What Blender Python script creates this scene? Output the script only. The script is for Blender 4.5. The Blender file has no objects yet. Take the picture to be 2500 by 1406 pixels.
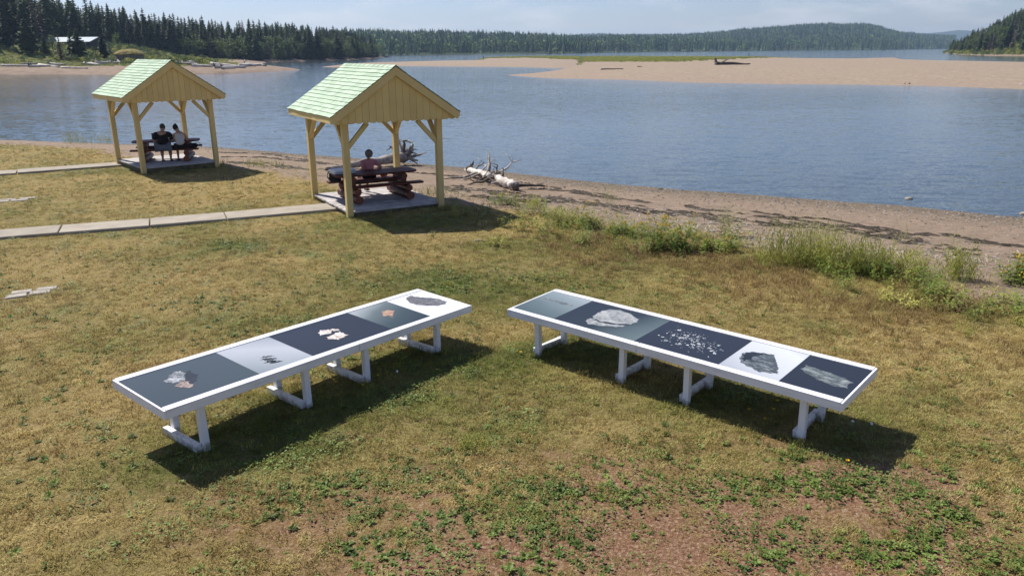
import bpy, bmesh, math, random
import numpy as np
from mathutils import Vector, Matrix, Euler, noise as mnoise
random.seed(11); rng = np.random.default_rng(5)
sc = bpy.context.scene
COL = sc.collection
# ------------------------------------------------------------------ camera
CAM_H, PITCH, ROLL, FPX = 3.8, 0.298783, -0.005707, 1885.44   # metres, radians, focal length in px of a 2500 px wide picture
FW = Vector((0, math.cos(PITCH), -math.sin(PITCH)))
R0 = Vector((1, 0, 0)); U0 = R0.cross(FW)
RT = R0*math.cos(ROLL) + U0*math.sin(ROLL)
UP = U0*math.cos(ROLL) - R0*math.sin(ROLL)
cam = bpy.data.cameras.new('camera'); camo = bpy.data.objects.new('camera', cam); COL.objects.link(camo)
cam.sensor_width = 36; cam.lens = FPX*36/2500; cam.clip_start = .1; cam.clip_end = 30000
camo.matrix_world = Matrix(((RT.x, UP.x, -FW.x, 0), (RT.y, UP.y, -FW.y, 0), (RT.z, UP.z, -FW.z, CAM_H), (0, 0, 0, 1)))
sc.camera = camo
# ------------------------------------------------------------------ sky, sun, exposure
HAZE = .00013
SUN_H = Vector((-.62, .54)); SUN_EL = math.radians(50.5)
SUN_AZ = math.atan2(SUN_H.x, SUN_H.y)
w = bpy.data.worlds.new('World'); sc.world = w; w.use_nodes = True
nt = w.node_tree; nt.nodes.clear()
sky = nt.nodes.new('ShaderNodeTexSky'); sky.sky_type = 'NISHITA'; sky.sun_disc = False
sky.sun_elevation = SUN_EL; sky.sun_rotation = SUN_AZ; sky.air_density = 1.0; sky.dust_density = .35; sky.ozone_density = 3.0; sky.altitude = 0
tc = nt.nodes.new('ShaderNodeTexCoord')
mp = nt.nodes.new('ShaderNodeMapping'); mp.inputs['Scale'].default_value = (2.2, 2.2, 9.0)
nz = nt.nodes.new('ShaderNodeTexNoise'); nz.inputs['Scale'].default_value = 3.1; nz.inputs['Detail'].default_value = 7; nz.inputs['Roughness'].default_value = .58
rp = nt.nodes.new('ShaderNodeValToRGB'); rp.color_ramp.elements[0].position = .50; rp.color_ramp.elements[1].position = .72
rp.color_ramp.elements[0].color = (0, 0, 0, 1); rp.color_ramp.elements[1].color = (.55, .55, .55, 1)
mx = nt.nodes.new('ShaderNodeMix'); mx.data_type = 'RGBA'; mx.inputs['B'].default_value = (9.2, 9.0, 9.3, 1)
bg = nt.nodes.new('ShaderNodeBackground'); bg.inputs['Strength'].default_value = .072
out = nt.nodes.new('ShaderNodeOutputWorld')
L = nt.links.new
L(tc.outputs['Generated'], mp.inputs['Vector']); L(mp.outputs['Vector'], nz.inputs['Vector']); L(nz.outputs['Fac'], rp.inputs['Fac'])
L(rp.outputs['Color'], mx.inputs['Factor']); tn = nt.nodes.new('ShaderNodeMix'); tn.data_type = 'RGBA'; tn.blend_type = 'MULTIPLY'; tn.inputs['Factor'].default_value = 1; tn.inputs['B'].default_value = (.89, .90, 1.13, 1)
L(sky.outputs['Color'], tn.inputs['A']); L(tn.outputs['Result'], mx.inputs['A']); L(mx.outputs['Result'], bg.inputs['Color']); L(bg.outputs['Background'], out.inputs['Surface'])
sun = bpy.data.lights.new('sun', 'SUN'); sun.energy = 5.0; sun.angle = math.radians(.53); sun.color = (1, .95, .87)
suno = bpy.data.objects.new('sun', sun); COL.objects.link(suno)
sd = Vector((SUN_H.normalized().x*math.cos(SUN_EL), SUN_H.normalized().y*math.cos(SUN_EL), math.sin(SUN_EL)))
suno.rotation_euler = sd.to_track_quat('Z', 'Y').to_euler(); suno.location = (0, 0, 60)
sc.view_settings.view_transform = 'Standard'; sc.view_settings.look = 'None'; sc.view_settings.exposure = 0.46; sc.view_settings.gamma = 1
sc.view_settings.use_curve_mapping = False
sc.render.engine = 'CYCLES'
sc.cycles.use_denoising = True; sc.cycles.max_bounces = 6; sc.cycles.diffuse_bounces = 3; sc.cycles.volume_bounces = 0
sc.cycles.transparent_max_bounces = 8

# ------------------------------------------------------------------ helpers
def tag(o, label=None, cat=None, group=None, kind=None):
    if label: o['label'] = label
    if cat: o['category'] = cat
    if group: o['group'] = group
    if kind: o['kind'] = kind
    return o
def empty(name, loc, rz=0):
    o = bpy.data.objects.new(name, None); COL.objects.link(o); o.location = loc; o.rotation_euler = (0, 0, rz); o.empty_display_size = .2
    return o
def copy_tree(o, parent=None):
    c = o.copy(); COL.objects.link(c)
    if parent: c.parent = parent
    for ch in list(o.children): copy_tree(ch, c)
    return c
class MB:
    def __init__(s): s.v = []; s.f = []; s.m = []
    def add(s, vs, fs, mi=0):
        b = len(s.v); s.v += [tuple(v) for v in vs]; s.f += [tuple(b+i for i in f) for f in fs]; s.m += [mi]*len(fs)
    def box(s, c, d, M=None, mi=0):
        hx, hy, hz = d[0]/2, d[1]/2, d[2]/2
        vs = [Vector((x*hx, y*hy, z*hz)) for z in (-1, 1) for y in (-1, 1) for x in (-1, 1)]
        if M is not None: vs = [M @ v for v in vs]
        vs = [v+Vector(c) for v in vs]
        s.add(vs, [(0, 2, 3, 1), (4, 5, 7, 6), (0, 1, 5, 4), (2, 6, 7, 3), (0, 4, 6, 2), (1, 3, 7, 5)], mi)
    def beam(s, a, b, w, h, up=(0, 0, 1), mi=0):
        a = Vector(a); b = Vector(b); d = b-a; l = d.length; d.normalize()
        x = d; y = Vector(up).cross(x)
        if y.length < 1e-4: y = Vector((0, 1, 0)).cross(x)
        y.normalize(); z = x.cross(y)
        M = Matrix((x, y, z)).transposed()
        s.box((a+b)/2, (l, w, h), M, mi)
    def tube(s, pts, rad, n=8, cap=True, mi=0, jit=0):
        pts = [Vector(p) for p in pts]; base = len(s.v); rings = []
        for i, p in enumerate(pts):
            d = (pts[min(i+1, len(pts)-1)]-pts[max(i-1, 0)])
            if d.length < 1e-6: d = Vector((0, 0, 1))
            d.normalize()
            a = Vector((0, 0, 1)) if abs(d.z) < .9 else Vector((1, 0, 0))
            x = a.cross(d).normalized(); y = d.cross(x)
            r = rad[i] if hasattr(rad, '__len__') else rad
            ring = []
            for k in range(n):
                t = 2*math.pi*k/n; rr = r*(1+jit*random.uniform(-1, 1))
                ring.append(p+(x*math.cos(t)+y*math.sin(t))*rr)
            rings.append(ring)
        vs = [v for r_ in rings for v in r_]; fs = []
        for i in range(len(pts)-1):
            for k in range(n):
                fs.append((i*n+k, i*n+(k+1) % n, (i+1)*n+(k+1) % n, (i+1)*n+k))
        if cap: fs.append(tuple(reversed(range(n)))); fs.append(tuple((len(pts)-1)*n+k for k in range(n)))
        s.add(vs, fs, mi)
    def ball(s, c, r, n=8, m=5, mi=0, jit=0):
        rx, ry, rz = r if hasattr(r, '__len__') else (r, r, r)
        vs = [(c[0], c[1], c[2]-rz)]
        for j in range(1, m):
            ph = -math.pi/2+math.pi*j/m
            for k in range(n):
                q = 1+jit*random.uniform(-1, 1); t = 2*math.pi*k/n
                vs.append((c[0]+rx*q*math.cos(ph)*math.cos(t), c[1]+ry*q*math.cos(ph)*math.sin(t), c[2]+rz*q*math.sin(ph)))
        vs.append((c[0], c[1], c[2]+rz)); fs = []
        for k in range(n): fs.append((0, 1+(k+1) % n, 1+k))
        for j in range(m-2):
            for k in range(n):
                a = 1+j*n+k; b = 1+j*n+(k+1) % n; fs.append((a, b, b+n, a+n))
        o = 1+(m-2)*n
        for k in range(n): fs.append((o+k, o+(k+1) % n, len(vs)-1))
        s.add(vs, fs, mi)
    def prism(s, poly, z0, z1, mi=0):   # polygon in xy extruded in z
        n = len(poly)
        vs = [(p[0], p[1], z0) for p in poly]+[(p[0], p[1], z1) for p in poly]
        fs = [tuple(reversed(range(n))), tuple(range(n, 2*n))]+[(i, (i+1) % n, n+(i+1) % n, n+i) for i in range(n)]
        s.add(vs, fs, mi)
    def mesh(s, name, mats, smooth=False):
        me = bpy.data.meshes.new(name); me.from_pydata(s.v, [], s.f)
        for m in (mats if isinstance(mats, (list, tuple)) else [mats]): me.materials.append(m)
        if any(s.m): me.polygons.foreach_set('material_index', s.m)
        if smooth: me.polygons.foreach_set('use_smooth', [True]*len(me.polygons))
        me.update(); return me
    def build(s, name, mats, parent=None, smooth=False, bevel=0):
        me = s.mesh(name, mats, smooth)
        if bevel:
            bm = bmesh.new(); bm.from_mesh(me)
            bmesh.ops.bevel(bm, geom=[e for e in bm.edges if len(e.link_faces) == 2 and e.calc_face_angle(0) > .6], offset=bevel, segments=1, affect='EDGES')
            bm.to_mesh(me); bm.free()
        return link(name, me, parent)
def link(name, me, parent=None, loc=None):
    o = bpy.data.objects.new(name, me); COL.objects.link(o)
    if parent is not None: o.parent = parent
    if loc is not None: o.location = loc
    return o
# numpy lattice noise
def vnoise(x, y, seed=0):
    x = np.asarray(x, float); y = np.asarray(y, float)
    xi = np.floor(x).astype(np.int64); yi = np.floor(y).astype(np.int64); fx = x-xi; fy = y-yi
    fx = fx*fx*(3-2*fx); fy = fy*fy*(3-2*fy)
    def h(a, b):
        n = (a*374761393+b*668265263+seed*974634777) & 0xFFFFFFFF
        n = ((n ^ (n >> 13))*1274126177) & 0xFFFFFFFF
        return ((n ^ (n >> 16)) & 0xFFFF)/65535.
    return (h(xi, yi)*(1-fx)+h(xi+1, yi)*fx)*(1-fy)+(h(xi, yi+1)*(1-fx)+h(xi+1, yi+1)*fx)*fy
def fbm(x, y, seed=0, o=4):
    s = 0; a = .5; t = 0
    for k in range(o): s = s+a*vnoise(x*2**k+k*17.3, y*2**k-k*9.1, seed+k); t += a; a *= .5
    return s/t
def sstep(a, b, x):
    t = np.clip((np.asarray(x, float)-a)/(b-a), 0, 1); return t*t*(3-2*t)
# survey: a picture direction carried to the ground where the thing stands
def ray(px, py): return (FW + RT*((px-1250)/FPX) - UP*((py-703)/FPX))
def at(px, py, z=0.):
    d = ray(px, py); t = (z-CAM_H)/d.z; return Vector((d.x*t, d.y*t, z))
def hit(px, py, fn):
    d = ray(px, py); h = math.hypot(d.x, d.y); T = np.geomspace(4, 900, 2600)/h
    z = np.asarray(fn(d.x*T, d.y*T)); f = CAM_H+d.z*T-z; k = int(np.argmax(f <= 0)) if (f <= 0).any() else int(np.argmin(f))
    if 0 < k and f[k] <= 0:
        u = f[k-1]/(f[k-1]-f[k]); t_ = T[k-1]+(T[k]-T[k-1])*u
    else: t_ = T[k]
    return Vector((d.x*t_, d.y*t_, float(np.asarray(fn(np.array([d.x*t_]), np.array([d.y*t_])))[0])))
def at_range(px, py, y):
    d = ray(px, py); t = y/d.y; return Vector((d.x*t, y, CAM_H+d.z*t))

# ------------------------------------------------------------------ materials
def NM(name):
    m = bpy.data.materials.new(name); m.use_nodes = True; t = m.node_tree; b = t.nodes['Principled BSDF']; return m, t, b
def ramp(t, fac, stops):
    r = t.nodes.new('ShaderNodeValToRGB'); e = r.color_ramp.elements
    while len(e) < len(stops): e.new(.5)
    for k, (p, c) in enumerate(stops): e[k].position = p; e[k].color = (*c, 1)
    t.links.new(fac, r.inputs['Fac']); return r.outputs['Color']
def wpos(t, scale=(1, 1, 1), kind='geo'):
    if kind == 'geo': g = t.nodes.new('ShaderNodeNewGeometry').outputs['Position']
    else: g = t.nodes.new('ShaderNodeTexCoord').outputs['Object']
    m = t.nodes.new('ShaderNodeMapping'); m.inputs['Scale'].default_value = scale; t.links.new(g, m.inputs['Vector']); return m.outputs['Vector']
def nse(t, vec, scale, detail=4, rough=.55, dist=0):
    n = t.nodes.new('ShaderNodeTexNoise'); n.inputs['Scale'].default_value = scale; n.inputs['Detail'].default_value = detail; n.inputs['Roughness'].default_value = rough; n.inputs['Distortion'].default_value = dist
    t.links.new(vec, n.inputs['Vector']); return n.outputs['Fac']
def mixc(t, fac, a, b, mode='MIX'):
    m = t.nodes.new('ShaderNodeMix'); m.data_type = 'RGBA'; m.blend_type = mode
    for s, v in (('Factor', fac), ('A', a), ('B', b)):
        if hasattr(v, 'links'): t.links.new(v, m.inputs[s])
        elif isinstance(v, (int, float)): m.inputs[s].default_value = v
        else: m.inputs[s].default_value = (*v, 1)
    return m.outputs['Result']
def math_(t, op, a, b=0.):
    m = t.nodes.new('ShaderNodeMath'); m.operation = op
    for i, v in enumerate((a, b)):
        if hasattr(v, 'links'): t.links.new(v, m.inputs[i])
        else: m.inputs[i].default_value = v
    return m.outputs[0]
def bump(t, b, h, strength, dist):
    n = t.nodes.new('ShaderNodeBump'); n.inputs['Strength'].default_value = strength; n.inputs['Distance'].default_value = dist
    t.links.new(h, n.inputs['Height']); t.links.new(n.outputs['Normal'], b.inputs['Normal'])
def simple(name, stops, scale=6, rough=.8, vs=(1, 1, 1), kind='geo', bs=0, bd=.01, detail=4, spec=.3, bscale=None):
    m, t, b = NM(name); v = wpos(t, vs, kind); n = nse(t, v, scale, detail)
    t.links.new(ramp(t, n, stops), b.inputs['Base Color']); b.inputs['Roughness'].default_value = rough; b.inputs['Specular IOR Level'].default_value = spec
    if bs: bump(t, b, nse(t, v, bscale or scale*3, 4), bs, bd)
    return m
def vary(m, amt):               # each piece a little lighter or darker than its neighbour
    t = m.node_tree; b = t.nodes['Principled BSDF']; src = b.inputs['Base Color'].links[0].from_socket; oi = t.nodes.new('ShaderNodeObjectInfo').outputs['Random']
    h = t.nodes.new('ShaderNodeHueSaturation'); t.links.new(src, h.inputs['Color']); t.links.new(math_(t, 'ADD', math_(t, 'MULTIPLY', oi, 2*amt), 1-amt), h.inputs['Value']); t.links.new(h.outputs[0], b.inputs['Base Color'])
def attr(t, name, kind='GEOMETRY'):
    a = t.nodes.new('ShaderNodeAttribute'); a.attribute_type = kind; a.attribute_name = name; return a.outputs['Fac']
M = {}
M['yellow'] = simple('yellow_paint', [(.3, (.60, .455, .19)), (.7, (.67, .515, .23))], 2.5, .6, bs=.15, bd=.004, bscale=40)
M['gable'] = simple('gable_paint', [(.3, (.62, .46, .18)), (.7, (.69, .525, .215))], 2.5, .65, bs=.2, bd=.004, bscale=40)
M['gap'] = simple('shadow_gap_paint', [(.3, (.10, .075, .03)), (.7, (.13, .09, .035))], 4, .9)
M['shingle'] = simple('mint_shingle', [(.25, (.34, .45, .315)), (.55, (.415, .525, .385)), (.8, (.48, .585, .445))], 3.3, .85, bs=.3, bd=.004, bscale=60, detail=6)
M['shingle_edge'] = simple('dark_green_shingle_edge', [(.3, (.03, .10, .055)), (.7, (.05, .15, .08))], 8, .9)
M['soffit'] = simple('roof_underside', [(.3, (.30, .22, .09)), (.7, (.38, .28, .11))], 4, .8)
M['deck'] = simple('weathered_deck', [(.25, (.27, .24, .22)), (.5, (.42, .39, .37)), (.75, (.58, .56, .53))], 5, .85, vs=(1, 1, 1), bs=.4, bd=.006, detail=7)
M['skirt'] = simple('mossy_skirt', [(.3, (.06, .055, .03)), (.7, (.16, .14, .08))], 6, .9, bs=.4)
M['redwood'] = simple('red_brown_varnish', [(.25, (.075, .020, .013)), (.55, (.115, .031, .019)), (.8, (.16, .046, .026))], 5, .58, bs=.2, bd=.004, detail=6, spec=.22)
M['log'] = simple('red_brown_log', [(.25, (.060, .021, .014)), (.55, (.098, .032, .019)), (.8, (.15, .052, .031))], 5, .5, bs=.5, bd=.01, detail=6)
M['log_end'] = simple('log_end', [(.3, (.12, .042, .024)), (.7, (.19, .070, .040))], 9, .6)
def painted(name):
    m, t, b = NM(name); v = wpos(t, (1, 1, 1)); oi = t.nodes.new('ShaderNodeObjectInfo').outputs['Random']
    g = nse(t, wpos(t, (3, 60, 60), 'obj'), 1, 4, .6); n = nse(t, v, 3, 5, .6); ch = nse(t, v, 34, 5, .7)
    c = ramp(t, math_(t, 'ADD', math_(t, 'MULTIPLY', g, .6), math_(t, 'MULTIPLY', n, .4)), [(.30, (.60, .60, .61)), (.5, (.76, .76, .78)), (.7, (.84, .84, .85))])
    c = mixc(t, ramp(t, ch, [(.715, (0, 0, 0)), (.74, (1, 1, 1))]), c, (.30, .27, .23)); t.links.new(c, b.inputs['Base Color']); b.inputs['Roughness'].default_value = .5; bump(t, b, g, .25, .002); return m
M['white'] = painted('white_paint')
# white painted timber, darker and browner towards the ground
m, t, b = NM('white_leg_paint'); M['white_leg'] = m
v = wpos(t); n = nse(t, v, 14, 5); sp = t.nodes.new('ShaderNodeSeparateXYZ'); t.links.new(t.nodes.new('ShaderNodeNewGeometry').outputs['Position'], sp.inputs[0])
low = math_(t, 'SUBTRACT', n, math_(t, 'MULTIPLY', sp.outputs['Z'], 2.2))
t.links.new(ramp(t, low, [(.30, (.78, .78, .80)), (.55, (.40, .37, .31))]), b.inputs['Base Color']); b.inputs['Roughness'].default_value = .5
M['concrete'] = simple('concrete', [(.25, (.25, .215, .168)), (.5, (.32, .28, .222)), (.8, (.385, .34, .275))], 2.2, .9, bs=.3, bd=.004, bscale=50, detail=7)
M['paver'] = simple('paver', [(.3, (.28, .25, .21)), (.7, (.40, .36, .31))], 5, .9, bs=.4, bd=.006, detail=6)
M['drift'] = simple('driftwood', [(.30, (.12, .095, .075)), (.48, (.27, .235, .20)), (.66, (.46, .42, .37))], 6, .85, bs=.6, bd=.02, detail=7)
M['drift_w'] = simple('bleached_driftwood', [(.30, (.20, .17, .14)), (.46, (.48, .43, .38)), (.62, (.70, .66, .60))], 6, .85, bs=.5, bd=.02, detail=7)
M['drift_d'] = simple('dark_driftwood', [(.3, (.05, .042, .035)), (.7, (.17, .14, .115))], 4, .9, bs=.6, bd=.02, detail=6)
M['rock'] = simple('rock', [(.3, (.20, .18, .15)), (.7, (.36, .32, .27))], 6, .9, bs=.6, bd=.02)
M['wrack'] = simple('seaweed', [(.3, (.022, .018, .013)), (.7, (.085, .065, .045))], 18, .9)
M['chip'] = simple('wood_chips', [(.3, (.26, .22, .17)), (.55, (.48, .43, .36)), (.75, (.70, .66, .6))], 9, .9)
for k_, a_ in (('shingle', .13), ('gable', .05), ('yellow', .04), ('deck', .16), ('concrete', .08), ('paver', .10), ('redwood', .12), ('log', .15), ('drift', .2)): vary(M[k_], a_)
def leafmat(name, c0, c1, rnd=.35, trans=.25, rough=.6, nscale=.9):
    m, t, b = NM(name); oi = t.nodes.new('ShaderNodeObjectInfo'); n = nse(t, wpos(t), nscale, 5)
    f = math_(t, 'ADD', math_(t, 'MULTIPLY', oi.outputs['Random'], rnd), math_(t, 'MULTIPLY', n, 1-rnd))
    c = ramp(t, f, [(.22, c0), (.72, c1)] if nscale > .5 else [(.36, c0), (.62, c1)]); t.links.new(c, b.inputs['Base Color']); b.inputs['Roughness'].default_value = rough; b.inputs['Specular IOR Level'].default_value = .25 if trans > .15 else .03
    if trans:
        tr = t.nodes.new('ShaderNodeBsdfTranslucent'); t.links.new(c, tr.inputs['Color']); ms = t.nodes.new('ShaderNodeMixShader'); ms.inputs[0].default_value = trans
        t.links.new(b.outputs[0], ms.inputs[1]); t.links.new(tr.outputs[0], ms.inputs[2]); t.links.new(ms.outputs[0], t.nodes['Material Output'].inputs['Surface'])
    return m
M['spruce'] = leafmat('spruce_needles', (.014, .030, .013), (.062, .090, .036), .35, .1, .6, .55)
M['spruce_b'] = leafmat('spruce_needles_light', (.034, .054, .020), (.080, .110, .040), .5, .1)
M['dead'] = leafmat('dead_twigs', (.085, .068, .052), (.16, .13, .10), .5, 0)
M['birch'] = leafmat('broadleaf', (.048, .082, .022), (.115, .165, .048), .4, .3)
M['broad_pale'] = leafmat('pale_broadleaf', (.075, .11, .035), (.15, .20, .065), .4, .3)
M['bush'] = leafmat('shore_bush', (.060, .090, .024), (.13, .165, .048), .3, .3)
M['bark'] = simple('bark', [(.3, (.05, .04, .032)), (.7, (.11, .09, .075))], 3, .9)
M['weed'] = leafmat('green_weed', (.105, .165, .026), (.24, .31, .060), .4, .35)
M['weed_olive'] = leafmat('olive_weed', (.19, .215, .036), (.42, .41, .095), .4, .3)
M['weed_pale'] = leafmat('pale_stalk', (.26, .25, .10), (.42, .38, .19), .4, .2)
M['dry_bank'] = leafmat('dry_bank_grass', (.17, .105, .042), (.36, .25, .10), .6, .25)
M['weed_brown'] = leafmat('brown_weed', (.10, .065, .028), (.19, .12, .05), .4, .2)
M['rosette'] = leafmat('broad_leaf_weed', (.060, .105, .018), (.20, .27, .058), .6, .3, .5)
M['flower'] = simple('yellow_petals', [(.3, (.75, .50, .02)), (.7, (.85, .62, .03))], 20, .6)
M['goldenrod'] = simple('goldenrod_yellow', [(.3, (.50, .33, .03)), (.7, (.62, .42, .05))], 20, .7)
M['fluff'] = simple('seed_fluff', [(.3, (.55, .53, .50)), (.7, (.7, .68, .64))], 20, .9)
# --- grass blades: dry to green by the lawn's patch map; darkest green deepens table shade
m, t, b = NM('grass_blades'); M['grass'] = m
oi = t.nodes.new('ShaderNodeObjectInfo').outputs['Random']
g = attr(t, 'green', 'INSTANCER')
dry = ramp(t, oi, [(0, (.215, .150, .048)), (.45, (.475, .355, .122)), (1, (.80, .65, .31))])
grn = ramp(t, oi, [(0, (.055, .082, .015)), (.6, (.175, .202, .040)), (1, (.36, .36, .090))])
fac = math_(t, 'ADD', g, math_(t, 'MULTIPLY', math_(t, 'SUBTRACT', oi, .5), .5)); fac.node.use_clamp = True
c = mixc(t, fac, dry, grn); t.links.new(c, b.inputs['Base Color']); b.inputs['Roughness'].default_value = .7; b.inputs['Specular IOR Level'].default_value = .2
tr = t.nodes.new('ShaderNodeBsdfTranslucent'); t.links.new(c, tr.inputs['Color']); ms = t.nodes.new('ShaderNodeMixShader'); ms.inputs[0].default_value = .3
t.links.new(b.outputs[0], ms.inputs[1]); t.links.new(tr.outputs[0], ms.inputs[2]); t.links.new(ms.outputs[0], t.nodes['Material Output'].inputs['Surface'])
# --- ground: thatch, soil and sand by attributes laid on the terrain
m, t, b = NM('ground'); M['ground'] = m
v = wpos(t)
n1 = nse(t, v, 26, 6, .7); n2 = nse(t, v, 7, 5, .65); n3 = nse(t, wpos(t, (1, 1, 1)), 28, 6, .72)
green = attr(t, 'green'); bare = attr(t, 'bare'); sand = attr(t, 'sand'); wet = attr(t, 'wet')
thatch = ramp(t, n1, [(.25, (.120, .082, .030)), (.5, (.30, .222, .082)), (.75, (.55, .43, .19))])
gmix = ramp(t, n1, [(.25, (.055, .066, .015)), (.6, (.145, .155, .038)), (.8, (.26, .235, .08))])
soil = ramp(t, n3, [(.28, (.105, .048, .028)), (.46, (.225, .110, .062)), (.57, (.34, .215, .130)), (.72, (.60, .48, .34))])
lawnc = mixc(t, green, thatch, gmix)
fb = math_(t, 'ADD', bare, math_(t, 'MULTIPLY', math_(t, 'SUBTRACT', n2, .5), 1.3)); fb.node.use_clamp = True
lawnc = mixc(t, fb, lawnc, soil)
n4 = nse(t, wpos(t, (1, 1, 1)), 34, 5, .75); n5 = nse(t, v, .45, 5, .6)
sandc = ramp(t, n4, [(.25, (.115, .086, .060)), (.42, (.250, .190, .138)), (.60, (.375, .280, .210)), (.78, (.58, .50, .40))])
peb = ramp(t, n4, [(.25, (.075, .060, .042)), (.5, (.175, .140, .100)), (.72, (.300, .250, .190)), (.85, (.48, .42, .35))])
wf = math_(t, 'ADD', wet, math_(t, 'MULTIPLY', math_(t, 'SUBTRACT', n5, .5), .9)); wf.node.use_clamp = True
sandc = mixc(t, wf, sandc, peb); n6 = nse(t, wpos(t, (.7, 1.3, 1)), 4.5, 6, .75); sandc = mixc(t, .75, sandc, ramp(t, n6, [(.30, (.42, .40, .38)), (.5, (.95, .93, .90)), (.72, (1.45, 1.42, 1.38))]), 'MULTIPLY')
sf = math_(t, 'ADD', sand, math_(t, 'MULTIPLY', math_(t, 'SUBTRACT', n2, .5), .7)); sf.node.use_clamp = True
t.links.new(mixc(t, sf, lawnc, sandc), b.inputs['Base Color']); b.inputs['Roughness'].default_value = .95; b.inputs['Specular IOR Level'].default_value = .15
bump(t, b, math_(t, 'ADD', n4, n1), .9, .04)
# --- far sand
m, t, b = NM('bar_sand'); M['bar'] = m
v = wpos(t); na = nse(t, wpos(t, (.25, .05, 1)), 1, 5); nb = nse(t, v, 1.6, 5, .7); ed = attr(t, 'edge')
cs = ramp(t, nb, [(.25, (.165, .126, .086)), (.5, (.270, .210, .150)), (.75, (.43, .345, .26))])
cd = ramp(t, nb, [(.3, (.20, .150, .110)), (.7, (.33, .255, .195))])
fe = math_(t, 'ADD', math_(t, 'MULTIPLY', ed, .75), math_(t, 'MULTIPLY', math_(t, 'SUBTRACT', na, .5), 1.6)); fe.node.use_clamp = True
t.links.new(mixc(t, fe, cs, cd), b.inputs['Base Color']); b.inputs['Roughness'].default_value = .95; b.inputs['Specular IOR Level'].default_value = .15
# --- left shore: sand, then rough grass
m, t, b = NM('far_bank'); M['bank'] = m
v = wpos(t); nb = nse(t, v, .5, 5, .65); gr = attr(t, 'grassy')
cs = ramp(t, nb, [(.3, (.175, .130, .095)), (.7, (.31, .235, .180))]); cg = ramp(t, nb, [(.3, (.060, .078, .022)), (.55, (.115, .125, .040)), (.75, (.19, .165, .07))])
fg = math_(t, 'ADD', gr, math_(t, 'MULTIPLY', math_(t, 'SUBTRACT', nb, .5), .8)); fg.node.use_clamp = True
t.links.new(mixc(t, fg, cs, cg), b.inputs['Base Color']); b.inputs['Roughness'].default_value = 1; b.inputs['Specular IOR Level'].default_value = .1
M['hill'] = simple('hill_floor', [(.3, (.022, .034, .016)), (.7, (.045, .062, .026))], .05, 1, spec=.1)
M['far_tree'] = leafmat('far_spruce', (.014, .036, .014), (.110, .165, .055), .5, 0, .6, .012)
M['far_leaf'] = leafmat('far_broadleaf', (.055, .095, .024), (.18, .25, .070), .5, 0, .6, .012)
# --- water
m, t, b = NM('water'); M['water'] = m
b.inputs['Base Color'].default_value = (.060, .078, .078, 1); b.inputs['Roughness'].default_value = .06; b.inputs['IOR'].default_value = 1.33
def ncol(vec, scale, detail, rough=.6):
    n = t.nodes.new('ShaderNodeTexNoise'); n.inputs['Scale'].default_value = scale; n.inputs['Detail'].default_value = detail; n.inputs['Roughness'].default_value = rough; t.links.new(vec, n.inputs['Vector'])
    v_ = t.nodes.new('ShaderNodeVectorMath'); v_.operation = 'SUBTRACT'; v_.inputs[1].default_value = (.5, .5, .5); t.links.new(n.outputs['Color'], v_.inputs[0]); return v_.outputs[0]
def vmul(a, b_):
    v_ = t.nodes.new('ShaderNodeVectorMath'); v_.operation = 'MULTIPLY'; t.links.new(a, v_.inputs[0])
    if hasattr(b_, 'links'): t.links.new(b_, v_.inputs[1])
    else: v_.inputs[1].default_value = b_
    return v_.outputs[0]
def vadd(a, b_):
    v_ = t.nodes.new('ShaderNodeVectorMath'); v_.operation = 'ADD'; t.links.new(a, v_.inputs[0])
    if hasattr(b_, 'links'): t.links.new(b_, v_.inputs[1])
    else: v_.inputs[1].default_value = b_
    return v_.outputs[0]
va = wpos(t, (1, 1, 1)); r1 = t.nodes.new('ShaderNodeMapping'); r1.inputs['Rotation'].default_value = (0, 0, .30); r1.inputs['Scale'].default_value = (.38, 1.25, 1); t.links.new(va, r1.inputs['Vector'])
calm = nse(t, wpos(t, (.010, .028, 1)), 1, 4, .55); st = ramp(t, calm, [(.34, (.55,)*3), (.60, (1,)*3)])
wv_ = vadd(vmul(ncol(r1.outputs[0], 1.7, 4), (.16, .34, 0)), vadd(vmul(ncol(r1.outputs[0], 6.5, 3), (.17, .36, 0)), vmul(ncol(r1.outputs[0], 24, 2), (.28, .50, 0))))
nn_ = vadd(vmul(wv_, st), (0, 0, 1)); nv = t.nodes.new('ShaderNodeVectorMath'); nv.operation = 'NORMALIZE'; t.links.new(nn_, nv.inputs[0]); t.links.new(nv.outputs[0], b.inputs['Normal'])
# ================================================================== TERRAIN
WZ = -.7
S = np.array([(-420, 105), (-120, 66), (-60, 51.5), (-27.6, 42.3), (-14.3, 38.4), (-10, 35.8), (-3.55, 32.2), (0, 29.6), (3.6, 26.85), (8.5, 24.3), (11.6, 22.7), (14.2, 21.0), (20, 16.2), (48, -6), (400, -250)], float)
def line_sd(x, y, P):            # distance to an open polyline, positive on its right-hand (inland) side
    best = np.full(np.shape(x), 1e9); sg = np.ones(np.shape(x))
    for a, b_ in zip(P[:-1], P[1:]):
        d = b_-a; L2 = d@d; t_ = np.clip(((x-a[0])*d[0]+(y-a[1])*d[1])/L2, 0, 1)
        ex = x-(a[0]+t_*d[0]); ey = y-(a[1]+t_*d[1]); q = np.hypot(ex, ey); cr = d[0]*ey-d[1]*ex
        m_ = q < best; best = np.where(m_, q, best); sg = np.where(m_, np.where(cr > 0, -1, 1), sg)
    return best*sg
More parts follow.
